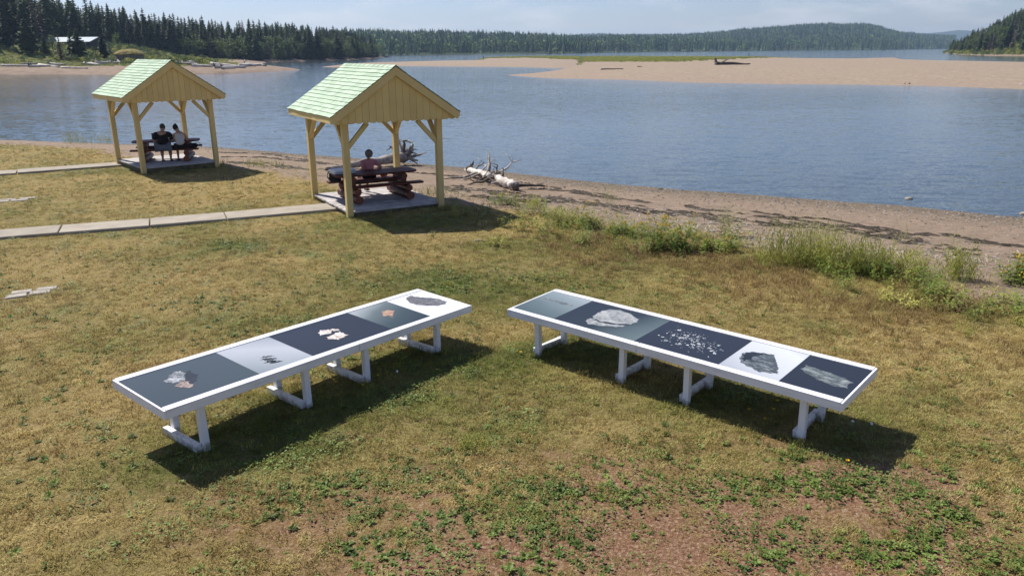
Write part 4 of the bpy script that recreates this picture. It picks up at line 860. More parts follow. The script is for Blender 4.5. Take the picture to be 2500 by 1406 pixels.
# ================================================================== SCATTER (ground cover nobody could count)
def src_coll(name, meshes):
    c = bpy.data.collections.new(name)
    for i, me in enumerate(meshes): c.objects.link(bpy.data.objects.new(f'{name}_tuft', me))
    return c
def scatter(name, me, coll, dmax, smin, smax, seed, tilt=.25, dens='dens', keep=('green',)):
    o = link(name, me); tag(o, kind='stuff')
    ng = bpy.data.node_groups.new(name, 'GeometryNodeTree'); ng.interface.new_socket('Geometry', in_out='INPUT', socket_type='NodeSocketGeometry'); ng.interface.new_socket('Geometry', in_out='OUTPUT', socket_type='NodeSocketGeometry')
    N = ng.nodes.new; K = ng.links.new
    gi = N('NodeGroupInput'); go = N('NodeGroupOutput'); ds = N('GeometryNodeDistributePointsOnFaces'); ds.distribute_method = 'RANDOM'; ds.inputs['Seed'].default_value = seed
    na = N('GeometryNodeInputNamedAttribute'); na.data_type = 'FLOAT'; na.inputs['Name'].default_value = dens
    mu = N('ShaderNodeMath'); mu.operation = 'MULTIPLY'; mu.inputs[1].default_value = dmax
    K(gi.outputs[0], ds.inputs['Mesh']); K(na.outputs['Attribute'], mu.inputs[0]); K(mu.outputs[0], ds.inputs['Density'])
    ci = N('GeometryNodeCollectionInfo'); ci.inputs['Collection'].default_value = coll; ci.inputs['Separate Children'].default_value = True; ci.inputs['Reset Children'].default_value = True
    ip = N('GeometryNodeInstanceOnPoints'); ip.inputs['Pick Instance'].default_value = True
    rv = N('FunctionNodeRandomValue'); rv.data_type = 'FLOAT_VECTOR'; rv.inputs[0].default_value = (-tilt, -tilt, 0); rv.inputs[1].default_value = (tilt, tilt, 6.283); rv.inputs['Seed'].default_value = seed+1
    rs = N('FunctionNodeRandomValue'); rs.data_type = 'FLOAT'; rs.inputs['Seed'].default_value = seed+2
    for s_ in rs.inputs:
        if s_.type == 'VALUE' and s_.name == 'Min': s_.default_value = smin
        if s_.type == 'VALUE' and s_.name == 'Max': s_.default_value = smax
    K(ds.outputs['Points'], ip.inputs['Points']); K(ci.outputs[0], ip.inputs['Instance']); K(rv.outputs['Value'], ip.inputs['Rotation']); K([q_ for q_ in rs.outputs if q_.type == 'VALUE'][0], ip.inputs['Scale'])
    K(ip.outputs[0], go.inputs[0])
    md = o.modifiers.new('scatter', 'NODES'); md.node_group = ng
    return o
def blade(m_, p, l, az, lean, wd, mi=0, bend=.5):
    d = Vector((math.cos(az), math.sin(az), 0)); s_ = Vector((-d.y, d.x, 0)); p = Vector(p)
    q_ = p+d*(l*lean*.45)+Vector((0, 0, l*.55)); e = p+d*(l*(lean+bend*.4))+Vector((0, 0, l*max(.15, 1-lean*.7-bend*.3)))
    m_.add([p-s_*wd/2, p+s_*wd/2, q_+s_*wd*.4, q_-s_*wd*.4, e], [(0, 1, 2, 3), (3, 2, 4)], mi)
def leaf(m_, p, l, az, up, wd, mi=0):
    d = Vector((math.cos(az), math.sin(az), 0)); s_ = Vector((-d.y, d.x, 0)); p = Vector(p)
    a = p+d*l*.35+Vector((0, 0, l*up*.5)); b_ = p+d*l*.72+Vector((0, 0, l*up*.75)); e = p+d*l+Vector((0, 0, l*up*.6))
    m_.add([p, a+s_*wd*.5, a-s_*wd*.5, b_+s_*wd*.42, b_-s_*wd*.42, e, a+Vector((0, 0, -.1*wd)), b_+Vector((0, 0, -.1*wd))], [(0, 6, 1), (0, 2, 6), (1, 6, 7, 3), (6, 2, 4, 7), (3, 7, 5), (7, 4, 5)], mi)
tufts = []
for k in range(9):
    m_ = MB(); R_t = random.uniform(.05, .09)
    for _ in range(34):
        r_ = R_t*math.sqrt(random.random()); a = random.uniform(0, 6.283)
        blade(m_, (r_*math.cos(a), r_*math.sin(a), -.006), random.uniform(.025, .065), random.uniform(0, 6.283), random.uniform(.3, 1.1), random.uniform(.003, .0055))
    tufts.append(m_.mesh('grass_tuft', M['grass']))
c_tuft = src_coll('short_grass', tufts)
tall = []
for k in range(6):
    m_ = MB()
    for _ in range(26):
        r_ = .09*math.sqrt(random.random()); a = random.uniform(0, 6.283)
        blade(m_, (r_*math.cos(a), r_*math.sin(a), -.006), random.uniform(.07, .19), random.uniform(0, 6.283), random.uniform(.1, .7), random.uniform(.003, .005))
    tall.append(m_.mesh('tall_tuft', M['grass']))
c_tall = src_coll('tall_grass', tall)
ros = []
for k in range(8):
    m_ = MB(); nl = random.randint(7, 12)
    for j in range(nl):
        a = 6.283*j/nl+random.uniform(-.3, .3); l = random.uniform(.030, .072)
        leaf(m_, (.006*math.cos(a), .006*math.sin(a), .004), l, a, random.uniform(.15, .8), l*random.uniform(.42, .62))
    if k % 2:
        for _ in range(random.randint(1, 4)): a = random.uniform(0, 6.28); m_.tube([(0, 0, 0), (.02*math.cos(a), .02*math.sin(a), .09), (.03*math.cos(a), .03*math.sin(a), .13)], [.0016, .0016, .004], 4)
    ros.append(m_.mesh('rosette', M['rosette']))
c_ros = src_coll('broadleaf_weeds', ros)
clv = []
for k in range(5):
    m_ = MB()
    for _ in range(26):
        r_ = .11*math.sqrt(random.random()); a = random.uniform(0, 6.283); q_ = random.uniform(0, 6.283); l = random.uniform(.014, .028)
        leaf(m_, (r_*math.cos(a), r_*math.sin(a), random.uniform(.012, .035)), l, q_, random.uniform(-.1, .5), l*.8)
    clv.append(m_.mesh('clover_mat', M['rosette']))
c_clv = src_coll('clover', clv)
# faces of the lawn the lookout can see
cx = (X[:-1, :-1]+X[1:, 1:])/2; cy = (Y[:-1, :-1]+Y[1:, 1:])/2
vis = ((np.abs(cx) < .74*cy+1.2) & (cy > 4.2) & (cy < 42) & (cx > -27) & (cx < 17)).ravel()
dist = np.hypot(X, Y).ravel()
fall = np.minimum(1, (8.5/np.maximum(dist, 1))**1.1)
_ = 0
def on_slab(x, y):
    k = np.zeros(np.shape(x))
    for (gc, ga) in (G0, G1):
        dx = x-gc[0]; dy = y-gc[1]; u = dx*math.cos(ga)+dy*math.sin(ga); v = -dx*math.sin(ga)+dy*math.cos(ga)
        k = np.maximum(k, ((np.abs(u) < GW/2-.02) & (np.abs(v) < GD/2-.02)).astype(float))
    return k
pl = on_slab(X, Y)
for o in [o for o in bpy.data.objects if o.type == 'EMPTY' and o.name.split('.')[0] == 'path']:
    for ch in o.children:
        vs = np.array([(o.location+v.co)[:2] for v in ch.data.vertices]); c0 = vs.mean(0); u, s_, vt = np.linalg.svd(vs-c0)
        h0 = np.abs((vs-c0)@vt[0]).max(); h1_ = np.abs((vs-c0)@vt[1]).max(); a = (X-c0[0])*vt[0][0]+(Y-c0[1])*vt[0][1]; b_ = (X-c0[0])*vt[1][0]+(Y-c0[1])*vt[1][1]
        pl = np.maximum(pl, ((np.abs(a) < h0+.02) & (np.abs(b_) < h1_-.0)).astype(float))
bpy.context.view_layer.update()
for o in [o for o in bpy.data.objects if o.name.split('.')[0] == 'paver']:
    vs = np.array([(o.matrix_world @ v.co)[:2] for v in o.data.vertices]); c0 = vs.mean(0); pl = np.maximum(pl, 1.0*(np.hypot(X-c0[0], Y-c0[1]) < .17))
free = 1-pl.ravel()
TH = np.clip(fbm(X*.9, Y*.9, 131, 4)*1.2-.05, 0.35, 1).ravel()
lawnm = sstep(-.9, .6, ED).ravel()
A0 = dict(ATT); A0['dens'] = free*fall*TH*(1-.90*sstep(.32, .85, ATT['bare']+.5*(fbm(X*3, Y*3, 141).ravel()-.5)))*lawnm
F_l = F4[vis & (fED > -.9)]
scatter('lawn_grass', np_mesh('lawn_grass', VV, F_l, None, A0), c_tuft, 220, .55, 1.45, 1)
# taller, browner grass along the seaward edge and by posts
strip = np.exp(-((ED-1.7)/1.9)**2)
px_keep = sstep(-2, 3, X)*.9+.18
post_w = 0
for (gc, ga) in (G0, G1):
    for sx in (-1, 1):
        for sy in (-1, 1):
            qx = gc[0]+sx*GW/2*math.cos(ga)-sy*GD/2*math.sin(ga); qy = gc[1]+sx*GW/2*math.sin(ga)+sy*GD/2*math.cos(ga); post_w = post_w+np.exp(-((X-qx)**2+(Y-qy)**2)/.28**2)
    for uu in np.linspace(-1, 1, 9):
        qx = gc[0]+uu*GW/2*math.cos(ga)+(GD/2+.1)*math.sin(ga); qy = gc[1]+uu*GW/2*math.sin(ga)-(GD/2+.1)*math.cos(ga); post_w = post_w+.5*np.exp(-((X-qx)**2+(Y-qy)**2)/.15**2)
legs_w = 0
for o in [o for o in bpy.data.objects if o.name.split('.')[0] == 'leg']:
    p_ = o.parent.matrix_world @ o.data.vertices[0].co; legs_w = legs_w+np.exp(-((X-p_.x)**2+(Y-p_.y)**2)/.16**2)
A1 = dict(ATT); A1['dens'] = np.clip((strip*px_keep*np.clip(fbm(X*1.1, Y*1.1, 151)*2-.55, 0, 1)*1.0).ravel()+.9*np.ravel(post_w)+.55*np.ravel(legs_w)+.035*sstep(.4, .7, fbm(X*1.7, Y*1.7, 161)).ravel(), 0, 1)*free*(.35+.65*fall)
A1['green'] = np.clip(ATT['green']+.5*np.ravel(post_w)+.5*np.ravel(legs_w)-.10*strip.ravel(), 0, 1)
F_t = F4[vis & (fED > -1.6)]
scatter('tall_grass', np_mesh('tall_grass', VV, F_t, None, A1), c_tall, 95, .5, 1.15, 5)
# knee-high weeds along the bank
low = []
for k in range(6):
    m_ = MB(); hh = random.uniform(.16, .32)
    for _ in range(9):
        a = Vector((random.gauss(0, .07), random.gauss(0, .07), 0)); e = a+Vector((random.gauss(0, .07), random.gauss(0, .07), hh*random.uniform(.6, 1.1)))
        for j in range(9): q_ = a.lerp(e, .1+.9*j/8); l = random.uniform(.03, .075); leaf(m_, q_, l, random.uniform(0, 6.283), random.uniform(-.1, .8), l*.34)
    low.append(m_.mesh('low_weed', M[('weed', 'weed_olive', 'weed', 'weed_olive', 'weed_brown', 'weed_olive')[k]]))
c_low = src_coll('bank_weeds', low)
A5 = dict(ATT); A5['dens'] = np.clip(np.exp(-((ED-.5)/1.1)**2)*sstep(-2.5, .5, X)*sstep(.42, .62, fbm(X*1.2, Y*1.2, 301, 4)+.05), 0, 1).ravel()*free
scatter('bank_weeds', np_mesh('bank_weeds', VV, F4[vis & (fED > -1.8)], None, A5), c_low, 19, .5, 1.4, 23)
dryt = []
for k in range(5):
    m_ = MB()
    for _ in range(24): r_ = .10*math.sqrt(random.random()); a = random.uniform(0, 6.283); blade(m_, (r_*math.cos(a), r_*math.sin(a), -.006), random.uniform(.06, .20), random.uniform(0, 6.283), random.uniform(.2, .9), .006)
    dryt.append(m_.mesh('dry_tuft', M['dry_bank']))
A6 = dict(ATT); A6['dens'] = np.clip(np.exp(-((ED-2.1)/1.3)**2)*sstep(-.5, 3.5, X)*sstep(.36, .56, fbm(X*.8, Y*.9, 311, 4)), 0, 1).ravel()*free
scatter('dry_bank_grass', np_mesh('dry_bank_grass', VV, F4[vis & (fED > -.5)], None, A6), src_coll('dry_bank_grass', dryt), 75, .5, 1.2, 27)
# broad leaved weeds
WEED = [(850, 1180, .45, .12, .8), (1000, 1160, .4, .12, .7), (1130, 1260, .5, .14, .9), (880, 1330, .45, .12, .8), (720, 1260, .35, .10, .7), (560, 1240, .3, .10, .6), (1320, 1260, .5, .14, .9), (1420, 1200, .4, .12, .8), (1060, 1400, .5, .12, .8), (2110, 1190, .34, .20, 1.5), (1960, 1110, .30, .10, 1.2), (2070, 1290, .4, .12, 1.0), (1880, 1350, .5, .15, 1.2), (1650, 1200, .8, .15, .9), (2250, 1330, .7, .2, 1.1), (1400, 1330, .5, .15, 1.0), (1250, 1200, .6, .2, .7), (1120, 1110, .35, .12, .9), (2330, 1230, .7, .25, 1.0), (2420, 1380, .5, .15, 1.1), (1560, 1340, .4, .15, 1.0), (700, 1220, .3, .12, .9), (950, 1270, .5, .15, .7), (1900, 1180, .4, .12, 1.0), (2100, 1360, .5, .12, 1.0), (2380, 1120, .5, .2, .8), (640, 820, .7, .4, .5), (480, 740, .6, .3, .5), (1080, 680, 1.0, .6, .6), (1300, 700, .8, .5, .5), (560, 600, .4, .4, .5), (1350, 850, .3, .3, .5), (960, 860, .8, .4, .5), (1000, 1330, .5, .15, .6), (1500, 1150, .4, .15, .7), (1750, 1290, .5, .15, .8), (1200, 1390, .5, .15, .8), (700, 780, .6, .3, .4)]
wb = blobs(X, Y, WEED); A2 = dict(ATT)
A2['dens'] = np.clip(wb*sstep(.49, .57, fbm(X*3.6, Y*4.1, 171, 4))*1.2+.06*sstep(.52, .66, fbm(X*1.3, Y*1.3, 181))+.008, 0, 1).ravel()*free*lawnm*(.4+.6*fall)
scatter('broadleaf_weeds', np_mesh('broadleaf_weeds', VV, F4[vis & (fED > .3)], None, A2), c_ros, 360, .32, .82, 9)
A3 = dict(ATT); A3['dens'] = np.clip(sstep(.50, .68, fbm(X*1.5+9, Y*1.6, 191, 4))*(ATT['green'].reshape(X.shape)*.9+.1)+.8*wb*sstep(.42, .58, fbm(X*2, Y*2, 197)), 0, 1).ravel()*free*lawnm*(.4+.6*fall)
scatter('clover', np_mesh('clover', VV, F4[vis & (fED > .3)], None, A3), c_clv, 95, .6, 1.3, 15)

# ================================================================== BEACH LITTER
def wrack(name, lines, seed, w_=.25, per=18):
    rs = random.Random(seed); m_ = MB()
    for (pts, ww, dn) in lines:
        P = [hit(*q, gzf) for q in pts]; L_ = sum((b_-a).length for a, b_ in zip(P[:-1], P[1:]))
        for _ in range(int(L_*per*dn)):
            s_ = rs.random()*L_; k = 0
            while k < len(P)-2 and s_ > (P[k+1]-P[k]).length: s_ -= (P[k+1]-P[k]).length; k += 1
            d = (P[k+1]-P[k]); c = P[k]+d*min(1, s_/d.length); wob = float(fbm(c.x*1.3, c.y*1.3, 201))-.5
            if float(fbm(c.x*.7+5, c.y*.7, 207)) < .36: continue
            off = rs.gauss(0, ww*.5)+wob*1.2; nn = Vector((-d.y, d.x, 0)).normalized(); c = c+nn*off; z = float(gzf(c.x, c.y))
            R1 = rs.uniform(.04, .13); hh = rs.uniform(.01, .045); n = 6; az = math.atan2(d.y, d.x); t0 = rs.random()*6
            ring = []
            for i in range(n):
                rr = R1*rs.uniform(.4, 1.3); u = rr*1.9*math.cos(t0+6.283*i/n); v = rr*.75*math.sin(t0+6.283*i/n); ring.append((c.x+u*math.cos(az)-v*math.sin(az), c.y+u*math.sin(az)+v*math.cos(az), z-.006+rs.uniform(0, .015)))
            m_.add(ring+[(c.x+rs.uniform(-.03, .03), c.y+rs.uniform(-.03, .03), z+hh)], [(i, (i+1) % n, n) for i in range(n)])
    o = m_.build(name, M['wrack']); return tag(o, kind='stuff')
wrack('seaweed_line', [([(540, 383), (640, 384), (760, 396), (1030, 425), (1250, 440), (1400, 470), (1560, 490), (1780, 520), (2000, 545), (2200, 566), (2350, 582), (2520, 606)], .20, 1.5)], 1)
wrack('seaweed_line', [([(530, 372), (660, 377), (800, 402)], .18, 1.2), ([(1830, 518), (2000, 534), (2120, 552), (2200, 563)], .10, .9), ([(1280, 462), (1420, 468), (1500, 480)], .12, 1.0)], 2)
wrack('seaweed_line', [([(1090, 455), (1180, 466), (1290, 478), (1400, 492), (1560, 520), (1660, 518), (1760, 535), (1900, 552), (2060, 565), (2180, 578), (2280, 592)], .55, 1.7), ([(2280, 600), (2400, 612), (2520, 630)], .4, 1.8), ([(560, 395), (700, 407), (760, 416)], .4, 1.4), ([(1150, 480), (1250, 490), (1330, 490)], .5, 1.4)], 3, per=22)
def chips(name, spots, seed):
    rs = random.Random(seed); m_ = MB()
    for (px, py, rx, ry, n) in spots:
        c0 = hit(px, py, gzf)
        for _ in range(n):
            x = c0.x+rs.gauss(0, rx); y = c0.y+rs.gauss(0, ry); z = float(gzf(x, y)); l = rs.choice([.04, .06, .08, .10, .14, .22]) * rs.uniform(.7, 1.2); a = rs.random()*3.14; ww = rs.uniform(.008, .02)
            m_.box((x, y, z+.008), (l, ww, .012), Euler((0, rs.uniform(-.15, .15), a)).to_matrix())
    return tag(m_.build(name, M['chip']), kind='stuff')
chips('wood_chips', [(1690, 548, 1.0, .55, 240), (1620, 520, .9, .5, 130), (1800, 570, .8, .4, 110), (1400, 505, 1.0, .5, 110), (1300, 485, .8, .5, 90), (1950, 600, .9, .4, 90), (2250, 620, .9, .4, 110), (2150, 590, 1, .5, 60), (1500, 560, 1, .4, 60), (2440, 640, .6, .4, 60), (1150, 470, .7, .5, 50)], 4)
m_ = MB(); rs = random.Random(8)
for _ in range(3200):
    px = rs.uniform(500, 2520); s0 = np.interp(px, [0, 540, 1040, 1500, 1900, 2200, 2500], [342, 360, 400, 450, 480, 502, 530]); py = s0+abs(rs.gauss(0, 1))*16*(px/1800)+rs.uniform(-1, 2)
    p = hit(px, py, gzf); q_ = rs.uniform(.012, .034); m_.ball((p.x, p.y, p.z+q_*.1), (q_*rs.uniform(.8, 1.4), q_, q_*.5), 5, 3, rs.choice((0, 0, 1, 2)), .2)
M['peb_l'] = simple('pale_pebble', [(.3, (.34, .29, .25)), (.7, (.50, .44, .38))], 9, .9); M['peb_d'] = simple('dark_pebble', [(.3, (.06, .05, .045)), (.7, (.13, .11, .095))], 9, .9)
tag(m_.build('pebbles', [M['rock'], M['peb_l'], M['peb_d']]), kind='stuff')
for (px, py, s_, lab) in [(2219, 486, .085, 'small pale rock breaking the water off the right end of the beach'), (2500, 523, .09, 'small brown rock in the shallows at the right picture edge'), (1612, 463, .07, 'little dark stone on the wet gravel at the water edge')]:
    p = at(px, py, WZ) if py != 463 else hit(px, py, gzf); m_ = MB(); m_.ball((0, 0, .0), (s_*1.5, s_, s_*.7), 12, 8, jit=.12); o = m_.build('rock', M['rock'] if py != 463 else M['drift_d'], smooth=True); o.location = p; tag(o, lab, 'rock')

# ================================================================== DRIFTWOOD
def limb(m_, a, b_, r0, r1, n=7, k=5, wob=.04, mi=0, jit=.12):
    a = Vector(a); b_ = Vector(b_); L_ = (b_-a).length
    pts = [a.lerp(b_, i/(k-1))+Vector((random.uniform(-1, 1), random.uniform(-1, 1), random.uniform(-1, 1)))*L_*wob*(0 < i < k-1) for i in range(k)]
    m_.tube(pts, [r0+(r1-r0)*i/(k-1) for i in range(k)], n, mi=mi, jit=jit); return pts
# 1: log with root wad behind the nearer shelter
p0 = hit(930, 398, gzf); p1 = hit(985, 402, gzf); dr = (hit(992, 400, gzf)-hit(800, 413, gzf)); dl = dr.length; dr.normalize(); pr = Vector((-dr.y, dr.x, 0))
r = empty('driftwood_log', hit(985, 404, gzf)); tag(r, 'grey driftwood log with an upturned tangle of roots behind the nearer shelter', 'driftwood')
m_ = MB(); limb(m_, (dr*.1)+Vector((0, 0, .30)), dr*(-dl*.95)+Vector((0, 0, .06)), .20, .06, 12, 12, .012, jit=.16); m_.build('trunk', M['drift'], r, smooth=True)
for k, (u, v, h_, r0, n_) in enumerate([(.25, .1, .95, .09, 2), (.55, -.1, .85, .085, 2), (1.0, .2, .72, .12, 3), (.95, -.3, .45, .07, 2), (-.05, .5, .70, .07, 2), (.3, -.5, .2, .07, 2), (.5, .4, .25, .06, 2), (-.1, .05, 1.02, .05, 1), (.2, -.3, .55, .10, 2), (.7, .1, .30, .08, 2)]):
    m_ = MB(); pts = limb(m_, Vector((0, 0, .30)), dr*u+pr*v+Vector((0, 0, h_)), r0*1.5, r0*.45, 8, 5, .06)
    for _ in range(n_*2):
        q_ = pts[random.randint(2, 4)]; limb(m_, q_, q_+dr*random.uniform(-.2, .45)+pr*random.uniform(-.3, .3)+Vector((0, 0, random.uniform(-.3, .25))), r0*.4, .008, 5, 4, .08)
    m_.build('root', M['drift'] if k % 2 else M['drift_d'], r, smooth=True)
# 2: white trunk on the beach
r = empty('fallen_driftwood', hit(1195, 440, gzf)); tag(r, 'bleached fallen trunk with broken branches lying across the beach by the water', 'driftwood')
A_ = hit(1140, 430, gzf)-r.location; B_ = hit(1258, 466, gzf)-r.location; d = B_-A_; pr = Vector((-d.y, d.x, 0)).normalized()
if pr.y < 0: pr = -pr
m_ = MB(); limb(m_, A_+Vector((0, 0, .22)), A_+d*.55+Vector((0, 0, .18)), .085, .135, 12, 11, .022, jit=.24); m_.build('trunk', M['drift_w'], r, smooth=True)
m_ = MB(); limb(m_, A_+d*.60+Vector((0, 0, .20)), B_+Vector((0, 0, .13)), .115, .155, 12, 9, .022, jit=.24); m_.ball(B_+Vector((0, 0, .13))+d.normalized()*.02, (.12, .12, .12), 8, 5, 1, .2); m_.build('trunk', [M['drift_w'], M['drift_d']], r, smooth=True)
for k, (u, off, h_, r0, mm) in enumerate([(.03, .12, .42, .10, 'drift_d'), (.15, .35, .52, .035, 'drift'), (.28, .45, .65, .03, 'drift_w'), (.40, .55, .35, .04, 'drift'), (.48, .20, .85, .06, 'drift'), (.55, .9, .75, .035, 'drift_w'), (.60, .15, .60, .05, 'drift'), (.75, .1, .55, .05, 'drift'), (.22, -.55, .08, .035, 'drift'), (.35, -.75, .10, .04, 'drift'), (.30, -1.2, .12, .045, 'drift'), (.62, -1.0, .06, .05, 'drift_d'), (.55, -.4, .12, .05, 'drift_d'), (.68, -.35, .3, .05, 'drift_d'), (.8, -.3, .1, .05, 'drift')]):
    m_ = MB(); a = A_+d*u+Vector((0, 0, .24)); e = a+pr*off+d*random.uniform(-.10, .12)+Vector((0, 0, h_-.24)); e.z = max(e.z, .05); pts = limb(m_, a, e, r0*1.3, r0*.4, 7, 5, .06)
    for _ in range(3): q_ = pts[random.randint(2, 4)]; limb(m_, q_, q_+Vector((random.uniform(-.3, .3), random.uniform(-.3, .3), random.uniform(-.1, .28))), r0*.4, .006, 5, 3, .08)
    m_.build('branch', M[mm], r, smooth=True)
m_ = MB(); a = hit(1262, 463, gzf)-r.location; e = hit(1330, 462, gzf)-r.location
pts = limb(m_, a+Vector((0, 0, .12)), e+Vector((0, 0, .10)), .06, .02, 7, 6, .02)
for q_ in pts[2:]:
    for _ in range(3): limb(m_, q_, q_+Vector((random.uniform(-.1, .2), random.uniform(-.15, .15), random.uniform(-.08, .12))), .012, .004, 4, 3, .05)
m_.build('branch', M['drift_d'], r, smooth=True)
# 3: stump on the sandbar
def bar_z(x, y): return WZ+.42
q_ = at(1748, 160, -.25); r = empty('driftwood_stump', q_); tag(r, 'dark stranded tree stump with a long trunk on the far sandbar', 'driftwood')
m_ = MB(); limb(m_, (0, 0, .45), (9.0, 1.0, .30), .5, .14, 9, 7, .012); m_.build('trunk', M['drift_d'], r, smooth=True)
m_ = MB(); limb(m_, (1.2, 0, .6), (4.2, .5, 2.1), .22, .10, 7, 5, .02); m_.build('branch', M['drift'], r, smooth=True)
for k in range(12):
    a = k*.52+.1; m_ = MB(); limb(m_, (0, 0, .8), (-.3+random.uniform(-.3, .5), math.cos(a)*1.2, .9+math.sin(a)*1.1), .32, .10, 7, 4, .05); m_.build('root', M['drift_d'] if k % 3 else M['drift'], r, smooth=True)
q_ = at(1495, 170.5, -.3); m_ = MB(); limb(m_, (-2.4, 0, .08), (2.4, .6, .12), .14, .08, 7, 5, .01); o = m_.build('drift_pole', M['drift_d']); o.location = q_; tag(o, 'thin dark log lying flat on the middle of the far sandbar', 'driftwood')
q_ = at(1562, 163.5, -.3); m_ = MB(); limb(m_, (-.6, 0, .05), (.6, .2, .08), .12, .06, 7, 4, .01); o = m_.build('drift_pole', M['drift_d']); o.location = q_; tag(o, 'short dark log on the far sandbar left of the stump', 'driftwood')
for (px, py, s_, lab) in [(2494, 207, .16, 'white stone at the right edge of the sandbar'), (2208, 204, .12, 'small white stone at the near edge of the sandbar'), (2220, 204.6, .10, 'small dark stone next to the white one at the sandbar edge'), (1682, 192, .08, 'pale pebble on the sandbar below the stump')]:
    q_ = at(px, py, -.5); m_ = MB(); m_.ball((0, 0, .02), (s_*1.4, s_, s_*.7), 10, 6, jit=.12); o = m_.build('rock', M['peb_d'] if 'dark' in lab else M['drift_w'], smooth=True); o.location = q_; tag(o, lab, 'rock')
for (px, py, h_, lab) in [(1503, 139, 4.4, 'thin pale channel marker post standing on the grassy back of the sandbar'), (1828, 139, 1.6, 'short dark post at the water edge behind the sandbar'), (1180, 147, 1.4, 'short dark stump post at the left tip of the grassy bar')]:
    q_ = at(px, py, -.45); m_ = MB(); m_.tube([(0, 0, 0), (.05, 0, h_*.6), (.02, 0, h_)], [.16, .15, .12], 8); m_.ball((.02, 0, h_), (.28, .28, .24), 8, 5); o = m_.build('marker_post', M['drift_w'] if 'pale' in lab else M['drift_d']); o.location = q_; tag(o, lab, 'post')
# logs stranded on the left shore
LOGS = [(0, 90, 162, 164, .20, 'w'), (50, 105, 160, 159, .22, 'd'), (70, 140, 165, 163, .22, 'w'), (95, 145, 160.5, 166, .2, 'w'), (120, 160, 159, 161, .25, 'd'), (225, 290, 154.5, 153, .30, 'w'), (205, 245, 158, 161, .25, 'w'), (232, 300, 157, 156, .28, 'w'), (285, 296, 150, 158, .3, 'd'), (432, 480, 157, 154.5, .30, 'w'), (440, 486, 158, 160, .28, 'd'), (455, 488, 155, 150, .22, 'w'), (470, 520, 163, 164.5, .26, 'w'), (515, 590, 161, 166, .32, 'w'), (525, 600, 167, 166.5, .28, 'w'), (585, 640, 164, 160.5, .30, 'w'), (600, 650, 158, 163, .24, 'd'), (620, 668, 163, 161, .22, 'w'), (655, 700, 158, 160, .2, 'd'), (330, 372, 160, 161.5, .22, 'w'), (540, 575, 169, 168, .2, 'w'), (150, 215, 167, 168.5, .16, 'w')]
where = ['at the far left picture edge', 'dark, among the leftmost beach logs', 'long and pale, left of the big spruce', 'slanting across two others at left', 'dark, below the big front spruce', 'thick, left of the shelter roof', 'short, before the thick left one', 'lying under the thick left one', 'short dark butt by the sod hut', 'pale, just right of the shelter roof', 'dark, under the pale one right of the roof', 'leaning up, right of the shelter roof', 'lying low, right of the shelter roof', 'long and white, middle of the right log heap', 'white, lowest of the right log heap', 'white, right end of the log heap', 'dark root end in the right log heap', 'pale, beyond the right log heap', 'dark, near the tip of the spit', 'pale, hidden partly by the roof ridge', 'thin, on the sand below the log heap', 'thin and low, on the sand at left']
for k, (xa, xb, ya, yb, rr, kd) in enumerate(LOGS):
    a = hit(xa, ya, left_z); b_ = hit(xb, yb, left_z)
    if (b_-a).length > 16: b_ = a+(b_-a)*16/(b_-a).length; b_.z = float(left_z(b_.x, b_.y))
    c = (a+b_)/2; r = empty('beach_log', c); tag(r, 'driftwood log on the far left beach, '+where[k], 'driftwood', 'driftwood logs stranded along the far left beach')
    m_ = MB(); limb(m_, a-c+Vector((0, 0, rr*1.1)), b_-c+Vector((0, 0, rr*.9)), rr*1.45, rr*.8, 8, 6, .01); m_.build('log_trunk', M['drift_w'] if kd == 'w' else M['drift'], r, smooth=True)
    if k % 2 == 0:
        m_ = MB()
        for _ in range(6): limb(m_, a-c+Vector((0, 0, rr)), a-c+Vector((random.uniform(-.7, .5), random.uniform(-.8, .8), random.uniform(.1, 1.5))), rr*.6, .05, 6, 4, .06)
        m_.build('root', M['drift_d'] if k % 4 else M['drift'], r, smooth=True)
